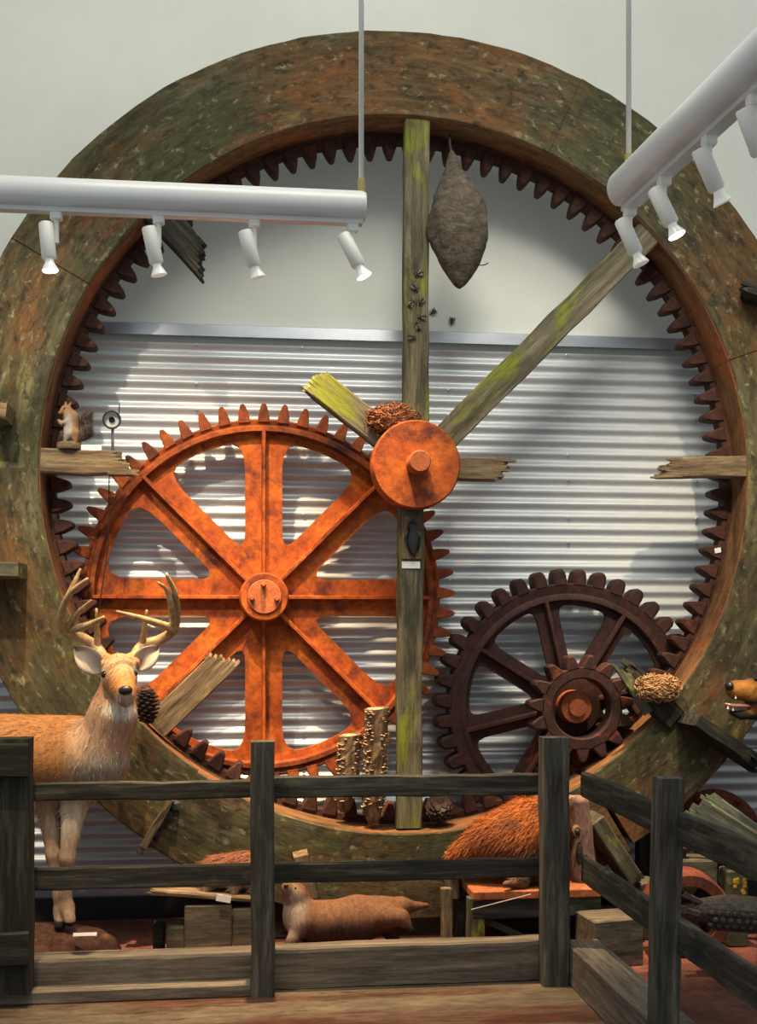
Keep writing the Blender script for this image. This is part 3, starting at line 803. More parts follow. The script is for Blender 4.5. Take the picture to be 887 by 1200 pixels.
# ================================================================== ANIMALS
def blend_cols(base, V, spots):
    c = np.tile(np.array(base, float), (len(V), 1))
    for p, r, col, soft in spots:
        r = np.array(r if hasattr(r, '__len__') else (r, r, r), float)
        d = np.linalg.norm((V-np.array(p))/r, axis=1)
        w = np.clip((1-d)/soft+0.0, 0, 1)[:, None]
        c = c*(1-w)+np.array(col)*w
    return c
def eyeball(p, r, parent, name='eye'):
    bm = bmesh.new(); b_ico(bm, (0, 0, 0), r, 2); return make(name, bm, m_eye, parent, Matrix.Translation(Vector(p)), True)

# ---- white-tailed buck
hoofc = W(78, 1085, 5.40)
BASEZ = 0.165
deer = thing('deer', (hoofc.x, 5.42, BASEZ), 'antlered tan buck with a pale throat standing behind the rail fence', 'deer')
Sh = W(90, 887, 5.47); Ru = Sh+Vector((-.98, .22, .01))
nk0, nk1, nk2 = W(116, 884, 5.40), W(132, 838, 5.36), W(139, 797, 5.36)
sk = W(140, 783, 5.33); mz0, mz1 = W(141, 790, 5.27), W(147, 811, 5.095)
chin = W(147, 821, 5.12)
legA = [W(66, 905, 5.47), W(58, 945, 5.49), W(63, 1002, 5.44), W(69, 1050, 5.43), W(71, 1068, 5.43), W(70, 1084, 5.39)]
legB = [W(98, 905, 5.42), W(87, 948, 5.42), W(79, 1006, 5.38), W(77, 1048, 5.40), W(79, 1064, 5.40), W(82, 1079, 5.36)]
radL = [.085, .056, .033, .024, .029, .026]
pr = [('c', Sh, Ru, .185, .185), ('c', Sh+Vector((-.3, .06, -.03)), Sh+Vector((-.75, .16, -.03)), .19, .17),
      ('c', W(112, 893, 5.42), W(104, 905, 5.44), .135, .13), ('c', nk0, nk1, .135, .098), ('c', nk1, nk2, .098, .072),
      ('e', sk, (.072, .085, .066), None), ('c', mz0, mz1, .058, .042), ('c', W(141, 799, 5.26), chin, .048, .027),
      ('e', W(147, 811, 5.092), (.030, .02, .022), None, .015), ('e', W(125, 777, 5.31), (.028, .03, .024), None, .015), ('e', W(157, 776, 5.31), (.028, .03, .024), None, .015),
      ('c', W(129, 776, 5.34), W(125, 770, 5.36), .022, .020, .015), ('c', W(151, 775, 5.34), W(154, 769, 5.36), .022, .020, .015),
      ('e', W(128, 797, 5.29), (.028, .04, .03), None, .02), ('e', W(153, 796, 5.29), (.028, .04, .03), None, .02)]
for L in (legA, legB):
    for a, b, ra, rb in zip(L, L[1:], radL, radL[1:]): pr.append(('c', a, b, ra, rb, .02))
for dx, dy in ((.02, .09), (-.06, -.08)):
    H = [Ru+Vector((dx, dy, -.02)), Ru+Vector((dx+.02, dy, -.22)), Ru+Vector((dx-.12, dy, -.42)), Ru+Vector((dx-.06, dy-.01, -.70)), Vector((Ru.x+dx-.03, Ru.y+dy-.03, BASEZ+.03))]
    for a, b, ra, rb in zip(H, H[1:], [.15, .10, .042, .026], [.10, .045, .028, .028]): pr.append(('c', a, b, ra, rb, .03))
pr.append(('c', Ru+Vector((-.16, .03, .08)), Ru+Vector((-.24, .05, -.10)), .04, .025))
TAN = (.36, .21, .115)
def deer_col(V, N):
    c = blend_cols((.40, .175, .060), V, [
        (Sh+Vector((.02, 0, -.25)), (.22, .3, .30), (.40, .28, .18), .5),
        (nk0, (.19, .20, .22), (.38, .29, .215), .45), (nk1, (.15, .16, .15), (.40, .29, .20), .5),
        (W(120, 905, 5.33), (.16, .2, .12), (.36, .29, .23), .6),
        (nk2, (.12, .13, .12), TAN, .4), (sk, (.11, .2, .10), (.42, .25, .13), .4),
        (mz0, (.06, .13, .05), (.44, .24, .12), .5),
        (W(145, 832, 5.26), (.115, .09, .055), (.72, .62, .52), .5),
        (W(121, 790, 5.28), (.042, .07, .042), (.62, .50, .38), .5), (W(158, 789, 5.28), (.042, .07, .042), (.62, .50, .38), .5),
        (W(147, 817, 5.11), (.066, .09, .036), (.60, .50, .41), .6),
        (W(147, 809, 5.075), (.030, .03, .020), (.02, .016, .015), .3),
        (W(138, 773, 5.32), (.065, .07, .022), (.30, .15, .07), .6),
        (W(66, 965, 5.36), (.075, .09, .14), (.62, .52, .42), .7), (W(92, 960, 5.33), (.05, .09, .14), (.62, .52, .42), .7)])
    low = np.clip((.62-V[:, 2])/.12, 0, 1)[:, None]*.85
    c = c*(1-low)+np.array((.36, .26, .175))*low
    for L in (legA, legB):
        d = np.linalg.norm(V-np.array(L[-1]), axis=1); w = (np.clip((.05-d)/.015, 0, 1)*(V[:, 2] < BASEZ+.045))[:, None]
        c = c*(1-w)+np.array((.03, .025, .022))*w
    return c
db, dV, dN = sdf_body('body', pr, .0085, m_fur, deer, deer_col, k=.045)
def deer_flow(p): return (-1, .25, -.35) if p[0] < W(95, 0, 5.4).x else (0, -.1, -1)
sel = dV[:, 2] > .62
tufts('coat', dV[sel], dN[sel], 9000, .032, deer_flow, m_shag, deer, .0016, .16, 3, deer_col)
for ex, ey in ((120.5, 790.5), (158.5, 789.5)): eyeball(W(ex+(2 if ex < 140 else -2), ey, 5.250), .0170, deer)
bm = bmesh.new(); b_ico(bm, (0, 0, 0), (.031, .016, .020), 2); make('nose', bm, m_nose, deer, Matrix.Translation(W(147, 809, 5.056)), True)
bm = bmesh.new(); b_tube(bm, [W(138, 818, 5.10), W(143, 822, 5.085), W(147, 820, 5.078), W(152, 822, 5.085), W(156, 818, 5.10)], [.002, .004, .004, .004, .002], 6); make('mouth_line', bm, m_nose, deer, None, True)
def ear(base, tip, wid, parent, mat=m_ear, n=10, bend=(0, -.03, 0)):
    base, tip = Vector(base), Vector(tip); ax = tip-base; s = ax.cross(Vector((0, 1, 0))).normalized()
    bm = bmesh.new(); rows = []
    for i in range(n+1):
        t = i/n; w = wid*(math.sin(pi*min(1, t*.92+.10))**.75)*(1 if t < .98 else .3)
        c = base+ax*t+Vector(bend)*math.sin(pi*t)
        row = []
        for k in range(7):
            q = (k-3)/3.0; row.append(c+s*w*q+Vector((0, 1, 0))*(.028*(1-q*q)))
        for k in range(6, -1, -1):
            q = (k-3)/3.0; row.append(c+s*w*q*1.04+Vector((0, 1, 0))*(.028*(1-q*q)+.008))
        rows.append(row)
    b_loft(bm, rows)
    return make('ear', bm, mat, parent, None, True)
ear(W(121, 786, 5.34), W(86, 758, 5.36), .052, deer); ear(W(159, 783, 5.34), W(186, 757, 5.38), .048, deer)
def antler(paths, name='antler'):
    bm = bmesh.new()
    for pts, r0, r1 in paths:
        P = [W(*p) for p in pts]; S = spline([tuple(p) for p in P], 6); n = len(S)
        b_tube(bm, S, [1.22*(r0+(r1-r0)*(i/(n-1))**1.7) for i in range(n)], 9)
    return make(name, bm, m_antler, deer, None, True)
antler([([(124, 776, 5.36), (114, 760, 5.40), (98, 748, 5.40), (75, 739, 5.36), (73, 716, 5.30), (83, 694, 5.24), (103, 678, 5.20)], .021, .006),
        ([(79, 702, 5.26), (87, 684, 5.25), (94.5, 666, 5.25)], .013, .004), ([(78, 737, 5.36), (90, 720, 5.30), (107, 703.5, 5.25)], .015, .004),
        ([(82, 738, 5.37), (102, 733, 5.28), (122, 723, 5.22)], .016, .005), ([(114, 759, 5.40), (114, 738, 5.36), (113, 713, 5.32)], .013, .004)])
antler([([(155, 774, 5.36), (167, 757, 5.40), (187, 750, 5.40), (204, 737, 5.36), (207, 714, 5.30), (204, 692, 5.24), (194.5, 672, 5.20)], .021, .006),
        ([(204, 733, 5.35), (201, 712, 5.27), (196, 692, 5.23), (185, 682.5, 5.20)], .015, .004), ([(203, 737, 5.36), (174, 727, 5.27), (136, 716.5, 5.20)], .016, .005),
        ([(167, 756, 5.40), (169, 738, 5.36), (172, 715, 5.32)], .013, .004)])
# mound under the deer
bm = bmesh.new()
n = 40; rings = []
cxm, cym = hoofc.x-.42, 5.50
for rr, zz in ((1.0, 0), (1.0, .075), (.97, .12), (.90, .15), (.5, BASEZ+.001), (.02, BASEZ+.003)):
    ring = []
    for i in range(n):
        a = 2*pi*i/n; w = 1+.03*mnoise.noise(Vector((cos(a)*2, sin(a)*2, zz*9)))
        x, y = cos(a)*.66*rr*w, sin(a)*.21*rr*w
        ring.append((cxm+x*.985-y*.17, cym-x*.17*.8+y, zz))
    rings.append(ring)
b_loft(bm, rings)
mo = make('display_base', bm, m_earth, None, None, 'auto'); tag(mo, 'oval brown earth-like base under the hooves of the buck', 'base')
bm = bmesh.new(); b_box(bm, (0, 0, 0), (.10, .006, .018)); c = WZ(105, 1087, BASEZ+.03)
tag(make('sign_card', bm, m_card, None, Matrix.Translation((WZ(104, 1087, .17).x, 5.27, BASEZ+.008)) @ Matrix.Rotation(-.9, 4, 'X')), 'small pale name card lying on the oval deer base', 'card')

# ---- otter
OY = 5.50
ot = thing('otter', (W(400, 1100, OY).x, OY, 0.0), 'brown otter with a pale raised throat lying on the red floor', 'otter')
def o_(px, py, y=OY): return W(px, py, y)
pr = [('c', o_(375, 1080), o_(420, 1077), .092, .104), ('c', o_(420, 1077), o_(448, 1073), .104, .078), ('c', o_(446, 1068), o_(470, 1062), .070, .040), ('c', o_(470, 1063), o_(500, 1061, OY+.04), .038, .012),
      ('c', o_(375, 1082), o_(353, 1075, OY-.02), .090, .080), ('c', o_(353, 1075, OY-.02), o_(346, 1054, OY-.02), .076, .056), ('e', o_(345, 1047, OY-.02), (.052, .060, .044), None), ('c', o_(343, 1044, OY-.03), o_(336, 1040, OY-.07), .036, .026),
      ('c', o_(352, 1085, OY-.06), o_(342, 1104, OY-.09), .036, .022), ('c', o_(342, 1104, OY-.09), o_(337, 1111, OY-.11), .022, .018),
      ('c', o_(362, 1085, OY+.07), o_(357, 1108, OY+.08), .032, .022), ('c', o_(452, 1074, OY-.07), o_(470, 1075, OY-.10), .052, .034), ('c', o_(470, 1075, OY-.10), o_(481, 1089, OY-.12), .027, .015),
      ('c', o_(452, 1085, OY+.05), o_(465, 1106, OY+.07), .045, .022)]
def otter_col(V, N):
    return blend_cols((.155, .072, .036), V, [(o_(405, 1104, OY-.06), (.42, .3, .13), (.050, .032, .024), .5), (o_(340, 1070, OY-.06), (.10, .12, .14), (.26, .20, .16), .45), (o_(338, 1042, OY-.05), (.06, .06, .03), (.30, .21, .15), .6),  # first spot paints the overhead shade onto the belly
        (o_(340, 1110, OY-.1), (.08, .06, .05), (.03, .022, .018), .6), (o_(481, 1090, OY-.12), (.035, .05, .04), (.03, .022, .018), .4)])
ob, V, N = sdf_body('body', pr, .007, m_fur, ot, otter_col, k=.035)
tufts('coat', V, N, 3500, .016, (1, 0, -.1), m_shag, ot, .0010, .07, 5, otter_col)
eyeball(o_(335, 1040, OY-.085), .006, ot); eyeball(o_(346, 1041, OY-.075), .006, ot)
bm = bmesh.new(); b_ico(bm, (0, 0, 0), (.012, .008, .009), 1); make('nose', bm, m_nose, ot, Matrix.Translation(o_(335, 1038, OY-.095)), True)
for q in ((336.5, 1036), (352, 1038)):
    bm = bmesh.new(); b_ico(bm, (0, 0, 0), (.010, .007, .011), 1); make('ear', bm, m_nose, ot, Matrix.Translation(o_(q[0], q[1], OY+.0)), True)

# ---- beaver on its bench
BT = 0.30
YBn = 5.52
bx0, bx1 = W(546, 1040, 5.5).x, W(692, 1040, 5.5).x
bench = thing('low_bench', ((bx0+bx1)/2, YBn, 0), 'low rust-coloured timber bench carrying the shaggy brown animal', 'bench')
bm = bmesh.new(); b_box(bm, ((bx0+bx1)/2, YBn, BT-.02), (bx1-bx0, .38, .04), bevel=.005)
m_bench = layered('bench_top_rust', [(0.3, (0.26, 0.075, 0.03)), (0.7, (0.46, 0.15, 0.055))], 8.0, mode='world', rough=0.8, bump=0.2)
make('bench_top', bm, m_bench, bench)
board('apron', (bx0, YBn-.165, BT-.085), (bx1, YBn-.165, BT-.085), .09, .03, (0, 0, 1), m_dark, bench)
for lx, ly, mm in ((bx0+.02, -.14, m_mossy), (bx1-.05, -.14, m_dark), (bx0+.02, .14, m_dark), (bx1-.05, .14, m_dark)):
    board('leg', (lx, YBn+ly, 0), (lx, YBn+ly, BT-.035), .075, .07, (1, 0, 0), mm, bench)
board('brace', (bx0+.06, YBn-.13, .16), (bx0+.36, YBn-.13, .02), .06, .03, (0, 1, 0), m_dark, bench)
bm = bmesh.new(); b_tube(bm, [W(552, 1066, 5.31), W(622, 1048, 5.31)], .003, 6); make('wire', bm, m_wire, bench)
pp = W(523, 1055, 5.42)
tag(board('upright_plank', (pp.x, 5.42, 0), (pp.x, 5.42, .30), .05, .05, (1, 0, 0), m_stub, None), 'short upright plank beside the low bench', 'plank')
bv = thing('beaver', (W(600, 1030, 5.5).x, 5.52, BT), 'shaggy orange-brown beaver hunched on the low bench behind the fence', 'beaver')
Bp = lambda px, py, y=5.52: W(px, py, y)
pr = [('c', Bp(600, 985), Bp(620, 977), .155, .165), ('c', Bp(606, 985), Bp(572, 985), .15, .10), ('c', Bp(572, 987), Bp(545, 997), .095, .055), ('c', Bp(545, 999), Bp(527, 1006), .045, .022),
      ('c', Bp(628, 972), Bp(640, 966), .15, .10), ('e', Bp(644, 968, 5.44), (.072, .09, .07), None), ('c', Bp(646, 972, 5.40), Bp(650, 980, 5.33), .052, .04),
      ('c', Bp(620, 1005, 5.42), Bp(612, 1030, 5.38), .06, .030), ('c', Bp(612, 1034, 5.38), Bp(592, 1036, 5.33), .022, .014),
      ('c', Bp(645, 995, 5.45), Bp(642, 1032, 5.40), .045, .025), ('c', Bp(642, 1034, 5.40), Bp(636, 1038, 5.35), .02, .014), ('c', Bp(600, 1012, 5.62), Bp(596, 1034, 5.62), .05, .03)]
def beav_col(V, N):
    return blend_cols((.33, .095, .022), V, [(Bp(575, 990, 5.45), (.16, .2, .12), (.20, .055, .02), .6), (Bp(600, 965, 5.42), (.07, .1, .05), (.16, .05, .022), .6), (Bp(628, 950, 5.45), (.05, .1, .05), (.18, .055, .022), .6), (Bp(622, 1012, 5.42), (.22, .25, .13), (.07, .038, .024), .5), (Bp(606, 1034, 5.36), (.13, .12, .03), (.13, .07, .045), .5), (Bp(657, 978, 5.36), (.08, .1, .06), (.18, .09, .05), .5)])
bb_, V, N = sdf_body('body', pr, .0085, m_shag, bv, beav_col, k=.05)
def bflow(p): return (-.75, 0, -.7)
sel = (V[:, 2] > BT+.05)
tufts('coat', V[sel], N[sel], 15000, .036, bflow, m_shag, bv, .0020, .22, 9, beav_col)
for q in ((640, 960, 5.375), (654, 962, 5.39)): eyeball(W(*q), .008, bv)
bm = bmesh.new(); b_ico(bm, (0, 0, 0), (.022, .014, .016), 2); make('nose', bm, m_nose, bv, Matrix.Translation(W(650, 976, 5.285)), True)
for q in ((634, 945, 5.46), (656, 948, 5.48)):
    bm = bmesh.new(); b_ico(bm, (0, 0, 0), (.018, .01, .018), 2); make('ear', bm, m_nose, bv, Matrix.Translation(W(*q)), True)
# gnawed trunk
tr = thing('gnawed_trunk', (W(683, 1020, 5.5).x, 5.52, BT), 'pale gnarled gnawed tree trunk with a knot hole standing on the low bench', 'log')
bm = bmesh.new(); rings = []; n = 18
for i in range(15):
    t = i/14; zz = BT-.002+.40*t; c = Vector((W(686-8*t, 1000, 5.52).x, 5.52, zz))
    r = .062-.016*t+.018*(1-t)**3
    rings.append([c+Vector((cos(2*pi*k/n), sin(2*pi*k/n), 0))*r*(1+.28*mnoise.noise(Vector((cos(2*pi*k/n)*1.6, sin(2*pi*k/n)*1.6, t*2.2)))) for k in range(n)])
b_loft(bm, rings)
m_gnaw = layered('gnawed_wood', [(0.25, (0.07, 0.04, 0.03)), (0.5, (0.22, 0.13, 0.095)), (0.78, (0.42, 0.27, 0.18))], (16, 16, 5), rough=0.85, bump=0.8, bdist=0.01)
make('trunk', bm, m_gnaw, tr, None, True)
kn = W(676, 975, 5.455)
bm = bmesh.new(); bmesh.ops.create_cone(bm, segments=14, radius1=.024, radius2=.018, depth=.02, cap_ends=True); make('knot', bm, m_bark, tr, Matrix.Translation(kn) @ Matrix.Rotation(pi/2, 4, 'X') @ Matrix.Scale(1.4, 4, (0, 1, 0)))
bm = bmesh.new(); b_ico(bm, (0, 0, 0), (.012, .012, .018), 2); make('knot_hole', bm, m_black, tr, Matrix.Translation(kn+Vector((0, -.005, 0))), True)
bm = bmesh.new(); b_ico(bm, (0, 0, 0), (.017, .012, .055), 2); make('hollow', bm, m_dark, tr, Matrix.Translation(W(679, 1000, 5.452)), True)
bm = bmesh.new(); b_lathe(bm, [(.028, -.05), (.03, 0), (.026, .012), (.0, .014)], 14); make('cut_branch', bm, m_gnaw, tr, Matrix.Translation(W(671, 940, 5.50)) @ Matrix.Rotation(pi/2, 4, 'X'))

# ---- squirrel on left stub
SY = 5.80
st = W(80, 527, SY).z
dk = thing('wood_slice', (W(81, 527, SY).x, SY, st), 'small round wooden slice under the squirrel', 'base')
bm = bmesh.new(); b_lathe(bm, [(.056, 0), (.058, .004), (.058, .028), (.055, .032), (.0, .033)], 24); make('slice', bm, m_stub, dk, Matrix.Translation((W(81, 527, SY).x, SY, st)), 'auto')
bm = bmesh.new(); b_box(bm, (0, 0, .013), (.095, .004, .026))
tag(make('sign_card', bm, m_card, None, Matrix.Translation((W(107, 530, SY-.02).x, SY-.02, st-.004))), 'white name card beside the squirrel on the broken stub', 'card')
sq = thing('squirrel', (W(82, 519, SY).x, SY, st+.033), 'grey-brown squirrel sitting upright on a wooden slice, paws at its chest', 'squirrel')
Q = lambda px, py, y=SY: W(px, py, y)
pr = [('c', Q(84, 506), Q(84, 490), .040, .034), ('c', Q(84, 490), Q(79, 481), .030, .022), ('e', Q(77, 480), (.024, .024, .021), None, .01), ('c', Q(75, 481), Q(70, 484), .014, .008, .01),
      ('c', Q(80, 493, SY-.025), Q(71, 496, SY-.03), .012, .007, .01), ('c', Q(71, 496, SY-.03), Q(69, 493, SY-.028), .008, .009, .01), ('c', Q(80, 508, SY-.03), Q(76, 518, SY-.03), .022, .009, .012), ('c', Q(88, 508, SY-.03), Q(88, 518, SY-.035), .024, .010, .012),
      ('c', Q(82, 474, SY), Q(83, 471.5, SY), .007, .004, .006), ('c', Q(77, 474, SY-.01), Q(77, 471, SY-.01), .007, .004, .006),
      ('c', Q(92, 515, SY+.01), Q(101, 508, SY+.02), .018, .024, .012), ('c', Q(101, 508, SY+.02), Q(100, 492, SY+.02), .024, .022, .012), ('c', Q(100, 492, SY+.02), Q(104, 486, SY+.02), .022, .013, .012)]
def sq_col(V, N):
    return blend_cols((.27, .15, .075), V, [(Q(101, 498), (.045, .1, .09), (.11, .085, .075), .4), (Q(78, 500, SY-.04), (.035, .05, .085), (.38, .33, .29), .5), (Q(75, 482), (.035, .04, .025), (.40, .20, .08), .5)])
qb, V, N = sdf_body('body', pr, .0042, m_shag, sq, sq_col, k=.02)
sel = V[:, 0] > Q(95, 500).x
tufts('tail_hair', V[sel], N[sel], 1200, .028, (.2, 0, .6), m_shag, sq, .0010, .5, 4, sq_col)
eyeball(Q(75.5, 478.5, SY-.024), .0048, sq)

# ---- woodchuck on the stepped block
BLK = lambda px, py, y: W(px, py, y)
wc = thing('brown_animal', (W(275, 1050, 5.5).x, 5.5, .24), 'low reddish-brown furry animal crouched on a plank behind the fence post', 'animal')
Wp = lambda px, py, y=5.5: W(px-14, py-11, y)
pr = [('c', Wp(266, 1032), Wp(300, 1030), .075, .085), ('c', Wp(300, 1030), Wp(318, 1026), .07, .055), ('e', Wp(318, 1024, 5.47), (.05, .055, .045), None), ('c', Wp(318, 1028, 5.44), Wp(319, 1032, 5.39), .03, .022),
      ('c', Wp(262, 1040, 5.46), Wp(254, 1056, 5.44), .035, .018), ('c', Wp(290, 1040, 5.44), Wp(288, 1058, 5.43), .035, .018), ('c', Wp(312, 1042, 5.46), Wp(312, 1058, 5.44), .03, .018), ('c', Wp(256, 1038, 5.53), Wp(240, 1046, 5.56), .035, .02)]
def wc_col(V, N): return blend_cols((.17, .062, .034), V, [(Wp(284, 1056, 5.42), (.2, .1, .05), (.27, .2, .15), .6)])
b_, V, N = sdf_body('body', pr, .0075, m_shag, wc, wc_col, k=.03)
tufts('coat', V, N, 2500, .03, (-1, 0, -.4), m_shag, wc, .0016, .25, 8, wc_col)
for q in ((314, 1020, 5.425), (322, 1020, 5.425)): eyeball(W(q[0]-14, q[1]-11, q[2]), .006, wc)

# ---- dark animal leaning in from the right with a tawny muzzle
an = thing('bear', (W(1100, 850, 5.4).x, 5.40, 0), 'dark-furred bear with a tawny muzzle and open mouth beside the ring wheel', 'bear')
hd = W(905, 812, 5.42)
Hp = lambda px, py, y=5.42: W(px, py, y)
bs = W(1010, 850, 5.40); br = bs+Vector((.95, .1, -.08))
pr = [('e', hd, (.13, .13, .12), None), ('c', Hp(893, 810), Hp(864, 809), .062, .044), ('c', Hp(862, 808), Hp(858, 807), .038, .032), ('c', Hp(897, 836), Hp(868, 838), .034, .020, .012), ('c', Hp(868, 838), Hp(856, 835), .020, .013, .012),
      ('c', hd, bs, .12, .24), ('c', bs, br, .25, .27), ('e', Hp(905, 780, 5.32), (.035, .03, .04), None, .02), ('e', Hp(908, 780, 5.52), (.035, .03, .04), None, .02)]
for lx, ly in ((bs.x, -.14), (bs.x, .14), (br.x, -.15), (br.x, .15)):
    pr += [('c', (lx, bs.y+ly, .85), (lx+.02, bs.y+ly, .08), .14, .075), ('c', (lx+.02, bs.y+ly, .06), (lx-.07, bs.y+ly-.01, .05), .06, .05)]
def an_col(V, N): return blend_cols((.030, .022, .018), V, [(Hp(872, 808), (.12, .16, .06), (.42, .17, .035), .45), (Hp(888, 832, 5.36), (.05, .1, .03), (.30, .12, .03), .5)])
b_, V, N = sdf_body('body', pr, .011, m_shag, an, an_col, k=.03)
sel = V[:, 0] > W(884, 0, 5.4).x
tufts('coat', V[sel], N[sel], 5000, .05, (1, 0, -.5), m_shag, an, .003, .25, 12, an_col)
bm = bmesh.new(); b_ico(bm, (0, 0, 0), (.020, .030, .022), 2); make('nose', bm, m_nose, an, Matrix.Translation(Hp(854.5, 804, 5.40)), True)
bm = bmesh.new(); b_tube(bm, [Hp(890, 826), Hp(872, 827), Hp(858, 827, 5.40), Hp(850, 825, 5.40)], [.024, .022, .020, .012], 10, flat=.5); make('tongue', bm, m_pink, an, None, True)
for q in ((853, 832), (859, 834), (862, 820)):
    bm = bmesh.new(); bmesh.ops.create_cone(bm, segments=8, radius1=.005, radius2=.001, depth=.014, cap_ends=True); make('tooth', bm, m_card, an, Matrix.Translation(Hp(q[0], q[1]-3, 5.385)))
for y in (5.32, 5.50): eyeball(Hp(886, 796, y), .011, an)

# ================================================================== HANGING NEST, WASPS, TWIG NESTS
NY = 5.73
hn = thing('hornet_nest', W(535, 180, NY), 'grey-brown papery hanging nest, pear shaped, below the ring teeth', 'nest')
bm = bmesh.new(); n = 30; rings = []
profn = [(176, 529, 1), (182, 530, 4.5), (195, 531, 9), (208, 533, 15), (222, 535, 23), (236, 537, 30), (252, 537, 34.5), (268, 537, 36), (284, 537, 34), (298, 538, 29), (312, 538, 22), (324, 538, 14.5), (333, 538, 8), (338, 538, 2)]
S = spline(profn, 3)
for py, px, r in S:
    c = W(px, py, NY); r = r*5.8/1400
    rings.append([c+Vector((cos(2*pi*k/n), sin(2*pi*k/n)*.85, 0))*r*(1+.13*mnoise.noise(Vector((cos(2*pi*k/n)*2.2, sin(2*pi*k/n)*2.2, py*.035)))+.05*mnoise.noise(Vector((cos(2*pi*k/n)*9, sin(2*pi*k/n)*9, py*.15)))) for k in range(n)])
b_loft(bm, rings); make('nest_shell', bm, m_nest, hn, None, True)
bm = bmesh.new(); b_tube(bm, [W(557, 306, NY-.04), W(563, 311, NY-.05), W(569, 310, NY-.05), W(572, 308, NY-.05)], .003, 6); make('twig', bm, m_cone, hn)
bm = bmesh.new(); b_tube(bm, [W(529, 180, NY), W(527, 168, NY+.06), W(527, 158, NY+.16)], .006, 6); make('hanger', bm, m_cone, hn)

def wasp_meshes():
    bm = bmesh.new()
    b_ico(bm, (0, 0, .003), (.0055, .0045, .0045), 1); b_ico(bm, (-.009, 0, .003), (.004, .004, .004), 1); b_ico(bm, (.013, 0, .003), (.0095, .005, .005), 1)
    for s in (-1, 1):
        for k in (-1, 0, 1): b_tube(bm, [(k*.003, 0, .003), (k*.006, s*.008, .006), (k*.010, s*.014, -.001)], .0008, 4)
    body = mesh_of('body', bm, m_insect, True)
    bm = bmesh.new()
    for s in (-1, 1): b_ico(bm, (.010, s*.007, .008), (.012, .004, .0006), 1, Matrix.Rotation(s*.35, 4, 'Z'))
    return body, mesh_of('wings', bm, m_wing)
wb, ww = wasp_meshes()
YW = YB-.085/2-.003
for i, (px, py, a, wallb) in enumerate([(490, 322, .5, 0), (487, 339, 2.2, 0), (483, 355, 4, 0), (493, 355, 1.1, 0), (489, 381, 5, 0), (484, 396, 2.8, 0), (493, 372, .2, 0), (506, 367, .6, 1), (529, 378, 1.4, 1)]):
    y = WALL+.027 if wallb else YW
    M = Matrix.Translation(W(px, py, y)) @ Matrix.Rotation(pi/2, 4, 'X') @ Matrix.Rotation(a, 4, 'Z') @ Matrix.Scale(1.35, 4)
    o = bpy.data.objects.new('wasp', None); o.empty_display_size = .02; link(o, None, M)
    tag(o, 'small dark wasp on the white wall by the hanging nest' if wallb else 'small dark wasp crawling on the upright beam', 'insect', 'wasps near the hanging nest')
    make('body', wb, m_insect, o, M); make('wings', ww, m_wing, o, M)
def twig_nest(name, c, rx, rz, n, mat, label, seed, ry=None):
    r = random.Random(seed); c = Vector(c); ry = ry or rx*.8
    t = thing(name, c-Vector((0, 0, rz)), label, 'nest')
    bm = bmesh.new(); b_ico(bm, (0, 0, 0), (rx*.75, ry*.75, rz*.75), 2); make('nest_core', bm, mat, t, Matrix.Translation(c), True)
    bm = bmesh.new()
    for i in range(n):
        a = r.uniform(0, 2*pi); ph = r.uniform(-1.1, 1.1); L = r.uniform(.5, 1.3)
        pts = []
        for k in range(5):
            b = a+(k-2)*.28*L; q = ph+.25*math.sin(k+i)
            rr = r.uniform(.80, 1.22)
            pts.append(Vector((cos(b)*cos(q)*rx*rr, sin(b)*cos(q)*ry*rr, sin(q)*rz*rr)))
        b_tube(bm, pts, r.uniform(.0014, .0034), 4)
    tw = make('twigs', bm, mat, t, Matrix.Translation(c)); tw['kind'] = 'stuff'
    return t
twig_nest('bird_nest', W(459, 492, 5.79), .125, .075, 260, m_twig, 'reddish twig bird nest tucked above the orange hub disc', 3)
twig_nest('bird_nest', W(770, 806, 5.70), .105, .066, 220, m_twig2, 'straw bird nest wedged at the lip beside the small gear', 4)

# ---- roosting bat on a board with a card
bt = thing('mounted_bat', W(483, 664, 5.76), 'small dark bat on a wooden plaque fixed to the upright beam', 'bat')
board('plaque', W(482.5, 655, 5.762), W(482.5, 605, 5.762), .098, .016, (1, 0, 0), m_stub, bt, seed=71)
bm = bmesh.new(); rings = []; n = 14
for t in range(13):
    py = 612+40*t/12; wdt = [3, 5.5, 7, 6, 7.5, 8.5, 8.5, 8, 7, 5.8, 4.4, 2.8, .8][t]; c = W(483+2.5*t/12+1.5*sin(t*.5), py, 5.748)
    rings.append([c+Vector((cos(2*pi*k/n)*wdt*.0041, min(0.004, sin(2*pi*k/n)*.016), 0)) for k in range(n)])
b_loft(bm, rings); make('body', bm, m_insect, bt, None, True)
for s in (-1, 1):
    bm = bmesh.new(); b_tube(bm, [W(483+s*5, 618, 5.74), W(484+s*9, 630, 5.737), W(485+s*4, 648, 5.74)], [.004, .007, .002], 6); make('folded_wing', bm, m_nose, bt, None, True)
    bm = bmesh.new(); bmesh.ops.create_cone(bm, segments=6, radius1=.005, radius2=.001, depth=.016, cap_ends=True); make('ear', bm, m_nose, bt, Matrix.Translation(W(483+s*2.6, 610.5, 5.742)))
bm = bmesh.new(); b_box(bm, (0, 0, 0), (.09, .004, .034))
tag(make('sign_card', bm, m_card, None, Matrix.Translation(W(481.5, 662, 5.768))), 'white name card below the bat plaque on the upright beam', 'card')

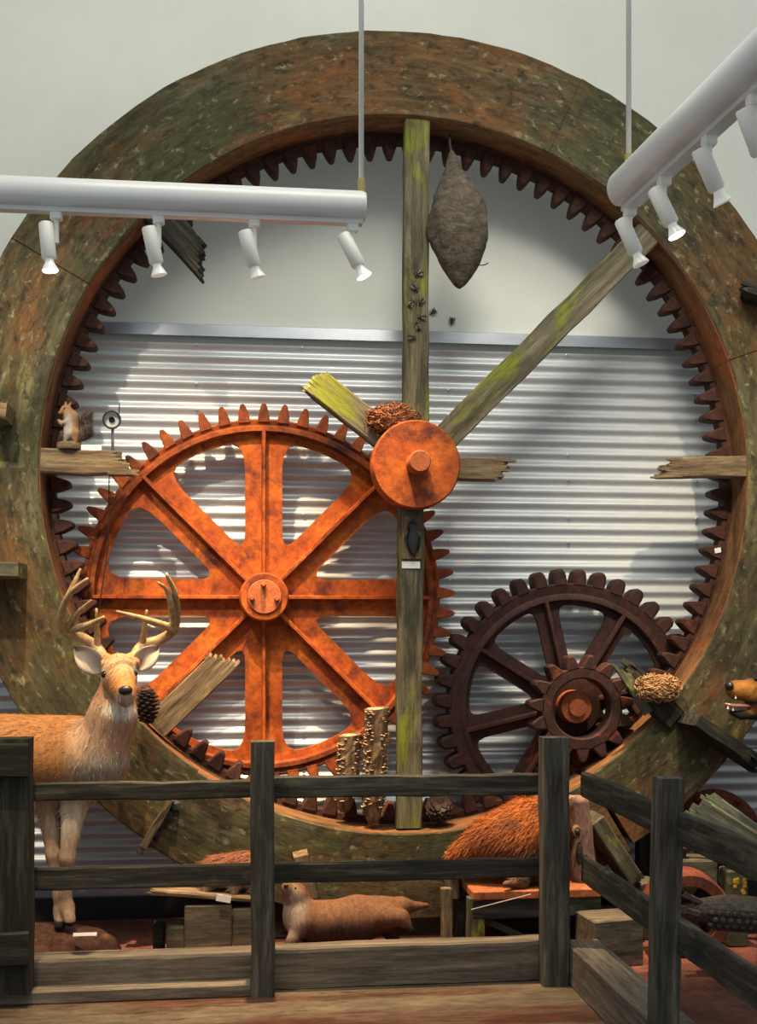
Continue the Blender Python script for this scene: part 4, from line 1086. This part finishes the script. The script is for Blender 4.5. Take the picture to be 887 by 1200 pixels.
# ---- security camera on the left stub
cy = 5.80
cc = W(131, 491, cy-.04)
sc_ = thing('small_camera', (cc.x, cy, W(131, 529, cy).z), 'small round camera on a thin stalk at the end of the broken stub', 'camera')
bm = bmesh.new(); b_tube(bm, [(cc.x, cy, W(131, 531, cy).z), (cc.x, cy, cc.z-.03)], .007, 8); make('stalk', bm, m_metal, sc_, None, True)
bm = bmesh.new(); b_lathe(bm, [(.02, 0), (.02, .006), (.008, .01)], 16); make('foot', bm, m_metal, sc_, Matrix.Translation((cc.x, cy, W(131, 531, cy).z)))
Mc = Matrix.Translation(cc) @ Matrix.Rotation(.10, 4, 'Z') @ Matrix.Rotation(pi/2+.25, 4, 'X')
bm = bmesh.new(); b_lathe(bm, [(.026, -.09), (.034, -.07), (.036, .02), (.043, .022), (.043, .05), (.036, .05), (.034, .03)], 28, None, False); make('housing', bm, m_cambody, sc_, Mc, 'auto')
bm = bmesh.new(); b_lathe(bm, [(.033, .028), (.033, .036), (.013, .037)], 28); make('face_plate', bm, m_card, sc_, Mc)
bm = bmesh.new(); b_lathe(bm, [(.040, .046), (.0435, .046), (.0435, .054), (.036, .054), (.036, .046), (.040, .046)], 28, None, False); make('hood_ring', bm, m_black, sc_, Mc)
bm = bmesh.new(); b_lathe(bm, [(.014, .034), (.014, .044), (.009, .044), (.0, .041)], 18); make('lens', bm, m_eye, sc_, Mc)
bm = bmesh.new(); b_tube(bm, [cc+Vector((.032, .02, .02)), cc+Vector((.034, .02, .08))], .003, 6); make('aerial', bm, m_black, sc_)
bm = bmesh.new(); b_tube(bm, [W(128, 556, 5.86), W(127, 640, 5.90), W(115, 720, 5.93), W(114, 775, 5.93)], .003, 6)
tag(make('cable', bm, m_black), 'thin black cable dropping from the broken stub past the orange gear', 'cable')

# ---- fungus logs
def fungus_log(px, p_top, p_bot, r, label, seed, y):
    rr = random.Random(seed)
    a, b = W(px[1], p_bot, y), W(px[0], p_top, y)
    t = thing('fungus_log', a, label, 'log', 'fungus-covered logs on the ring lip')
    bm = bmesh.new(); n = 16; rings = []
    for i in range(19):
        k = i/18; c = a+(b-a)*k; q = r*(.35+.65*min(1, k*4.5)**.7)
        rings.append([c+Vector((cos(2*pi*j/n), sin(2*pi*j/n), .25*sin(2*pi*j/n+1) if 0 < i < 18 else .12*sin(2*pi*j/n+1)))*q*(1+.16*mnoise.noise(Vector((cos(2*pi*j/n)*2, sin(2*pi*j/n)*2, k*9+seed)))) for j in range(n)])
    b_loft(bm, rings); make('bark', bm, m_bark, t)
    bm = bmesh.new()
    for i in range(130):
        k = rr.uniform(.15, .98); an_ = -pi/2+rr.choice((-1, 1))*rr.uniform(.35, 1.5); c = a+(b-a)*k+Vector((cos(an_), sin(an_), 0))*r*.98
        M = Matrix.Rotation(an_, 4, 'Z') @ Matrix.Rotation(rr.uniform(-.3, .3), 4, 'X')
        b_ico(bm, c, (rr.uniform(.006, .012), rr.uniform(.007, .014), .003), 1, M)
    f = make('bracket_fungi', bm, m_fungus, t); f['kind'] = 'stuff'
    b2 = bmesh.new(); b_lathe(b2, [(r*.8, 0), (r*.7, .006), (0, .008)], 12); make('cut_top', b2, m_fungus, t, Matrix.Translation(b-Vector((0, 0, .004))))
fungus_log((441, 437), 830, 966, .060, 'tall bark log dotted with bracket fungi beside the upright beam', 11, 5.80)
fungus_log((410, 404), 861, 951, .056, 'short bark log dotted with bracket fungi beside the taller log', 12, 5.84)
# ---- pine cones
def pine_cone(c, r, h, label, axis, seed):
    rr = random.Random(seed); c = Vector(c)
    t = thing('pine_cone', c, label, 'pine cone', 'pine cones on the ring lip')
    M = frame(c, Vector((1, 0, 0)), z=axis)
    bm = bmesh.new(); b_ico(bm, (0, 0, 0), (r*.6, r*.6, h*.48), 2); make('core', bm, m_cone, t, M, True)
    bm = bmesh.new()
    for i in range(90):
        k = (i+.5)/90; a = i*2.39996; zz = (k-.5)*h; rad = r*math.sin(pi*(.10+.82*k))**.6
        d = Vector((cos(a), sin(a), .25)).normalized(); s = Vector((-sin(a), cos(a), 0)); u = d.cross(s)
        p0 = Vector((0, 0, zz)); tip = Vector((cos(a)*rad, sin(a)*rad, zz+rad*.22)); w = r*.20
        b_loft(bm, [[p0+s*w*.3, p0-s*w*.3, p0-s*w*.3+u*.003, p0+s*w*.3+u*.003], [p0.lerp(tip, .75)+s*w, p0.lerp(tip, .75)-s*w, p0.lerp(tip, .75)-s*w+u*.006, p0.lerp(tip, .75)+s*w+u*.006], [tip+s*w*.5, tip-s*w*.5, tip-s*w*.5+u*.007, tip+s*w*.5+u*.007]])
    f = make('scales', bm, m_cone, t, M); f['kind'] = 'stuff'
pine_cone(W(172, 829, 5.66), .062, .16, 'dark pine cone beside the buck and the slanting spoke stub', (.1, -.2, 1), 1)
pine_cone(W(513, 948, 5.82), .072, .16, 'dark pine cone lying on the lip at the foot of the beam', (.5, -.8, .3), 2)
# tag on the ring tooth
bm = bmesh.new(); b_box(bm, (0, 0, 0), (.034, .004, .026)); tag(make('paper_tag', bm, m_card, None, Matrix.Translation(W(841, 645, 5.94)) @ Matrix.Rotation(-.2, 4, 'Y')), 'tiny white paper tag stuck on the teeth of the ring', 'tag')

# ================================================================== TIMBER LITTER
def block(name, px, py_top, py_bot, y, dx, dy, dz, label, cat='timber block', mat=m_block, z0=0.0, rot=0.0, cx=None):
    x = W(px, py_bot, y).x
    bm = bmesh.new(); b_box(bm, (0, 0, dz/2), (dx, dy, dz), bevel=.006)
    for v in bm.verts: v.co += Vector((rnd.uniform(-.004, .004), rnd.uniform(-.004, .004), 0))
    return tag(make(name, bm, mat, None, Matrix.Translation((x, y, z0)) @ Matrix.Rotation(rot, 4, 'Z')), label, cat)
# stepped block behind left bay
sb = thing('stepped_block', (W(252, 1100, 5.45).x, 5.45, 0), 'dark stepped timber block under a thin plank behind the fence', 'timber block')
x0, x1, x2, x3 = (W(p, 1090, 5.37).x for p in (195, 216, 272, 296))
for xa, xb, zz in ((x0, x1, .165), (x1, x2, .262), (x2+.002, x3, .245)):
    bm = bmesh.new(); b_box(bm, ((xa+xb)/2, 5.46, zz/2), (xb-xa, .18, zz), bevel=.006); make('timber', bm, m_block, sb)
bm = bmesh.new(); b_box(bm, (x0-.04, 5.50, .08), (.05, .10, .16), bevel=.005); make('foot', bm, m_dark, sb)
pl = board('thin_plank', W(194, 1042, 5.46), W(316, 1051, 5.46), .20, .018, (0, 1, 0), m_stub, None, (1, 0), 1, .002, .08, 81)
tag(pl, 'thin tilted plank lying on the stepped block', 'plank')
bm = bmesh.new(); b_box(bm, (0, 0, 0), (.065, .003, .03)); tag(make('sign_card', bm, m_card, None, Matrix.Translation(W(262, 1053, 5.345)) @ Matrix.Rotation(.2, 4, 'Y')), 'small white name card on the edge of the thin tilted plank', 'card')
# right-hand corner litter
block('timber_block', 713, 1078, 1133, 5.22, .23, .22, .205, 'squat timber block with a bright top just inside the side rail', rot=.1)
block('timber_post', 756, 1040, 1100, 5.62, .14, .16, .27, 'short squared timber post with a bright top behind the side rail', rot=.25)
tp = thing('riveted_timber', (W(812, 1010, 5.50).x, 5.50, 0), 'squared timber with an iron knob on its bright top', 'timber block')
bm = bmesh.new(); b_box(bm, (W(812, 1010, 5.50).x, 5.50, .200), (.18, .17, .40), bevel=.007); make('timber', bm, m_block, tp)
bm = bmesh.new(); b_lathe(bm, [(.012, 0), (.012, .03), (.028, .032), (.030, .05), (.0, .056)], 14); make('iron_knob', bm, m_iron, tp, Matrix.Translation((W(801, 1010, 5.48).x, 5.48, .399)))
pb = W(759, 1005, 5.95)
tag(board('brace_post', (pb.x, 6.02, 0), (pb.x, 6.02, .50), .07, .06, (1, 0, 0), m_dark, None, seed=91), 'dark upright brace post behind the ring against the siding', 'post')
# old flywheel in the corner
fw = thing('flywheel', (W(815, 1105, 5.25).x, 5.25, 0), 'thick rusty red spoked flywheel leaning among the logs', 'flywheel')
fc = W(803, 1108, 5.30); fc.z = .192
bm = bmesh.new(); n = 56; rings = []
for i in range(n):
    a = 2*pi*i/n; rings.append([(r*cos(a), y, r*sin(a)) for r, y in [(.13, -.08), (.135, -.095), (.182, -.095), (.190, -.085), (.190, .09), (.13, .09)]])
vs = [[bm.verts.new(p) for p in r] for r in rings]
for i in range(n):
    A, B = vs[i], vs[(i+1) % n]
    for k in range(6): bm.faces.new((A[k], A[(k+1) % 6], B[(k+1) % 6], B[k]))
MF = Matrix.Translation(fc) @ Matrix.Rotation(-.15, 4, 'Z')
m_redrust = layered('dull_red_rust', [(0.3, (0.09, 0.028, 0.018)), (0.7, (0.25, 0.068, 0.032))], 7.0, rough=0.8, bump=0.3, fine=50.0)
make('rim', bm, m_redrust, fw, MF, 'auto')
for i in range(5):
    bm = bmesh.new(); b_loft(bm, [[(r, -.03, -w), (r, -.05, 0), (r, -.03, w), (r, .03, w), (r, .05, 0), (r, .03, -w)] for r, w in ((.03, .030), (.08, .022), (.135, .03))]); make('spoke', bm, m_iron, fw, MF @ Matrix.Rotation(.5+i*2*pi/5, 4, 'Y'))
bm = bmesh.new(); b_lathe(bm, [(.05, -.1), (.05, .1), (.03, .102)], 24); make('hub', bm, m_iron, fw, MF @ Matrix.Rotation(pi/2, 4, 'X'), 'auto')
# dark scaly log lying over the flywheel
lg = thing('scaly_log', (W(850, 1085, 4.95).x, 4.95, .28), 'dark scaly-barked log with a broken end propped in the corner', 'log')
la, lb = W(812, 1066, 4.98), W(985, 1078, 4.80)
bm = bmesh.new(); n = 18; rings = []
for i in range(17):
    k = i/16; c = la.lerp(lb, k); ax = (lb-la).normalized(); s = ax.cross(Vector((0, 0, 1))).normalized(); q = s.cross(ax)
    r = .074*(.55+.45*min(1, k*5))
    rings.append([c+(s*cos(2*pi*j/n)+q*sin(2*pi*j/n))*r*(1+.14*mnoise.noise(Vector((cos(2*pi*j/n)*1.7, sin(2*pi*j/n)*1.7, k*6)))) for j in range(n)])
b_loft(bm, rings); make('bark', bm, m_darkbark, lg)
bm = bmesh.new()
for i in range(16):
    for j in range(7):
        k = .12+.86*i/16+(.025 if j % 2 else 0); th = -2.4+j*.42; c = la.lerp(lb, k)+(s*cos(th)+q*sin(th))*.072
        b_ico(bm, c, (.017, .010, .013), 1)
f = make('bark_scales', bm, m_darkbark, lg); f['kind'] = 'stuff'
board('snag', W(822, 1058, 4.95), W(806, 1050, 4.95), .03, .025, (0, 1, 0), m_darkbark, lg, (0, 1), .6, .002, .03, 95)
board('snag', W(818, 1070, 4.95), W(802, 1066, 4.95), .05, .03, (0, 1, 0), m_darkbark, lg, (0, 1), .6, .002, .03, 96)
bm = bmesh.new(); b_box(bm, (W(905, 1120, 4.93).x, 4.93, .13), (.10, .10, .26), bevel=.006); make('prop', bm, m_dark, lg)
# tilted rusty lantern disc and mossy planks
ld = thing('rusty_disc', (W(846, 985, 5.78).x, 5.80, 0), 'tilted rust-red iron disc with pegs behind the mossy planks', 'disc')
dc = W(843, 968, 5.80)
MD = Matrix.Translation(dc) @ Matrix.Rotation(-.10, 4, 'Y') @ Matrix.Rotation(.95, 4, 'X')
bm = bmesh.new(); b_lathe(bm, [(.20, -.02), (.205, -.012), (.205, .012), (.195, .02), (.06, .026), (.0, .026)], 40); make('plate', bm, m_redrust, ld, MD, 'auto')
for i in range(9):
    a = i*2*pi/9; bm = bmesh.new(); b_lathe(bm, [(.015, -.10), (.015, .05), (.010, .055), (0, .055)], 10); make('peg', bm, m_redrust, ld, MD @ Matrix.Translation((.165*cos(a), .165*sin(a), 0)), 'auto')
bm = bmesh.new(); b_tube(bm, [dc, (dc.x, dc.y+.05, 0.0)], .04, 12); make('stem', bm, m_iron, ld, None, True)
tag(board('mossy_plank', W(822, 958, 5.45), W(950, 1040, 5.20), .17, .03, (-.3, .2, 1), m_green, None, (1, 0), 1, .003, .10, 101), 'broad mossy split plank leaning over the side rail', 'plank')
tag(board('mossy_plank', W(840, 940, 5.50), W(960, 1030, 5.32), .06, .03, (-.3, .2, 1), m_green, None, (1, 0), 1, .003, .08, 102), 'narrow mossy splinter lying above the broad mossy plank', 'plank')
lc = W(842, 1030, 5.52)
bm = bmesh.new(); b_box(bm, (0, 0, -.17), (.10, .12, .36), bevel=.008); lt = tag(make('stump', bm, m_mossy, None, Matrix.Translation((lc.x+.03, 5.42, .35))), 'short mossy stump with a yellow lichen patch in the corner', 'stump')
bm = bmesh.new()
for k in range(12): b_ico(bm, (rnd.uniform(-.025, .03), -.062, rnd.uniform(-.10, -.03)), (.012, .004, .012), 1)
make('lichen', bm, m_gold, lt, WM[lt])
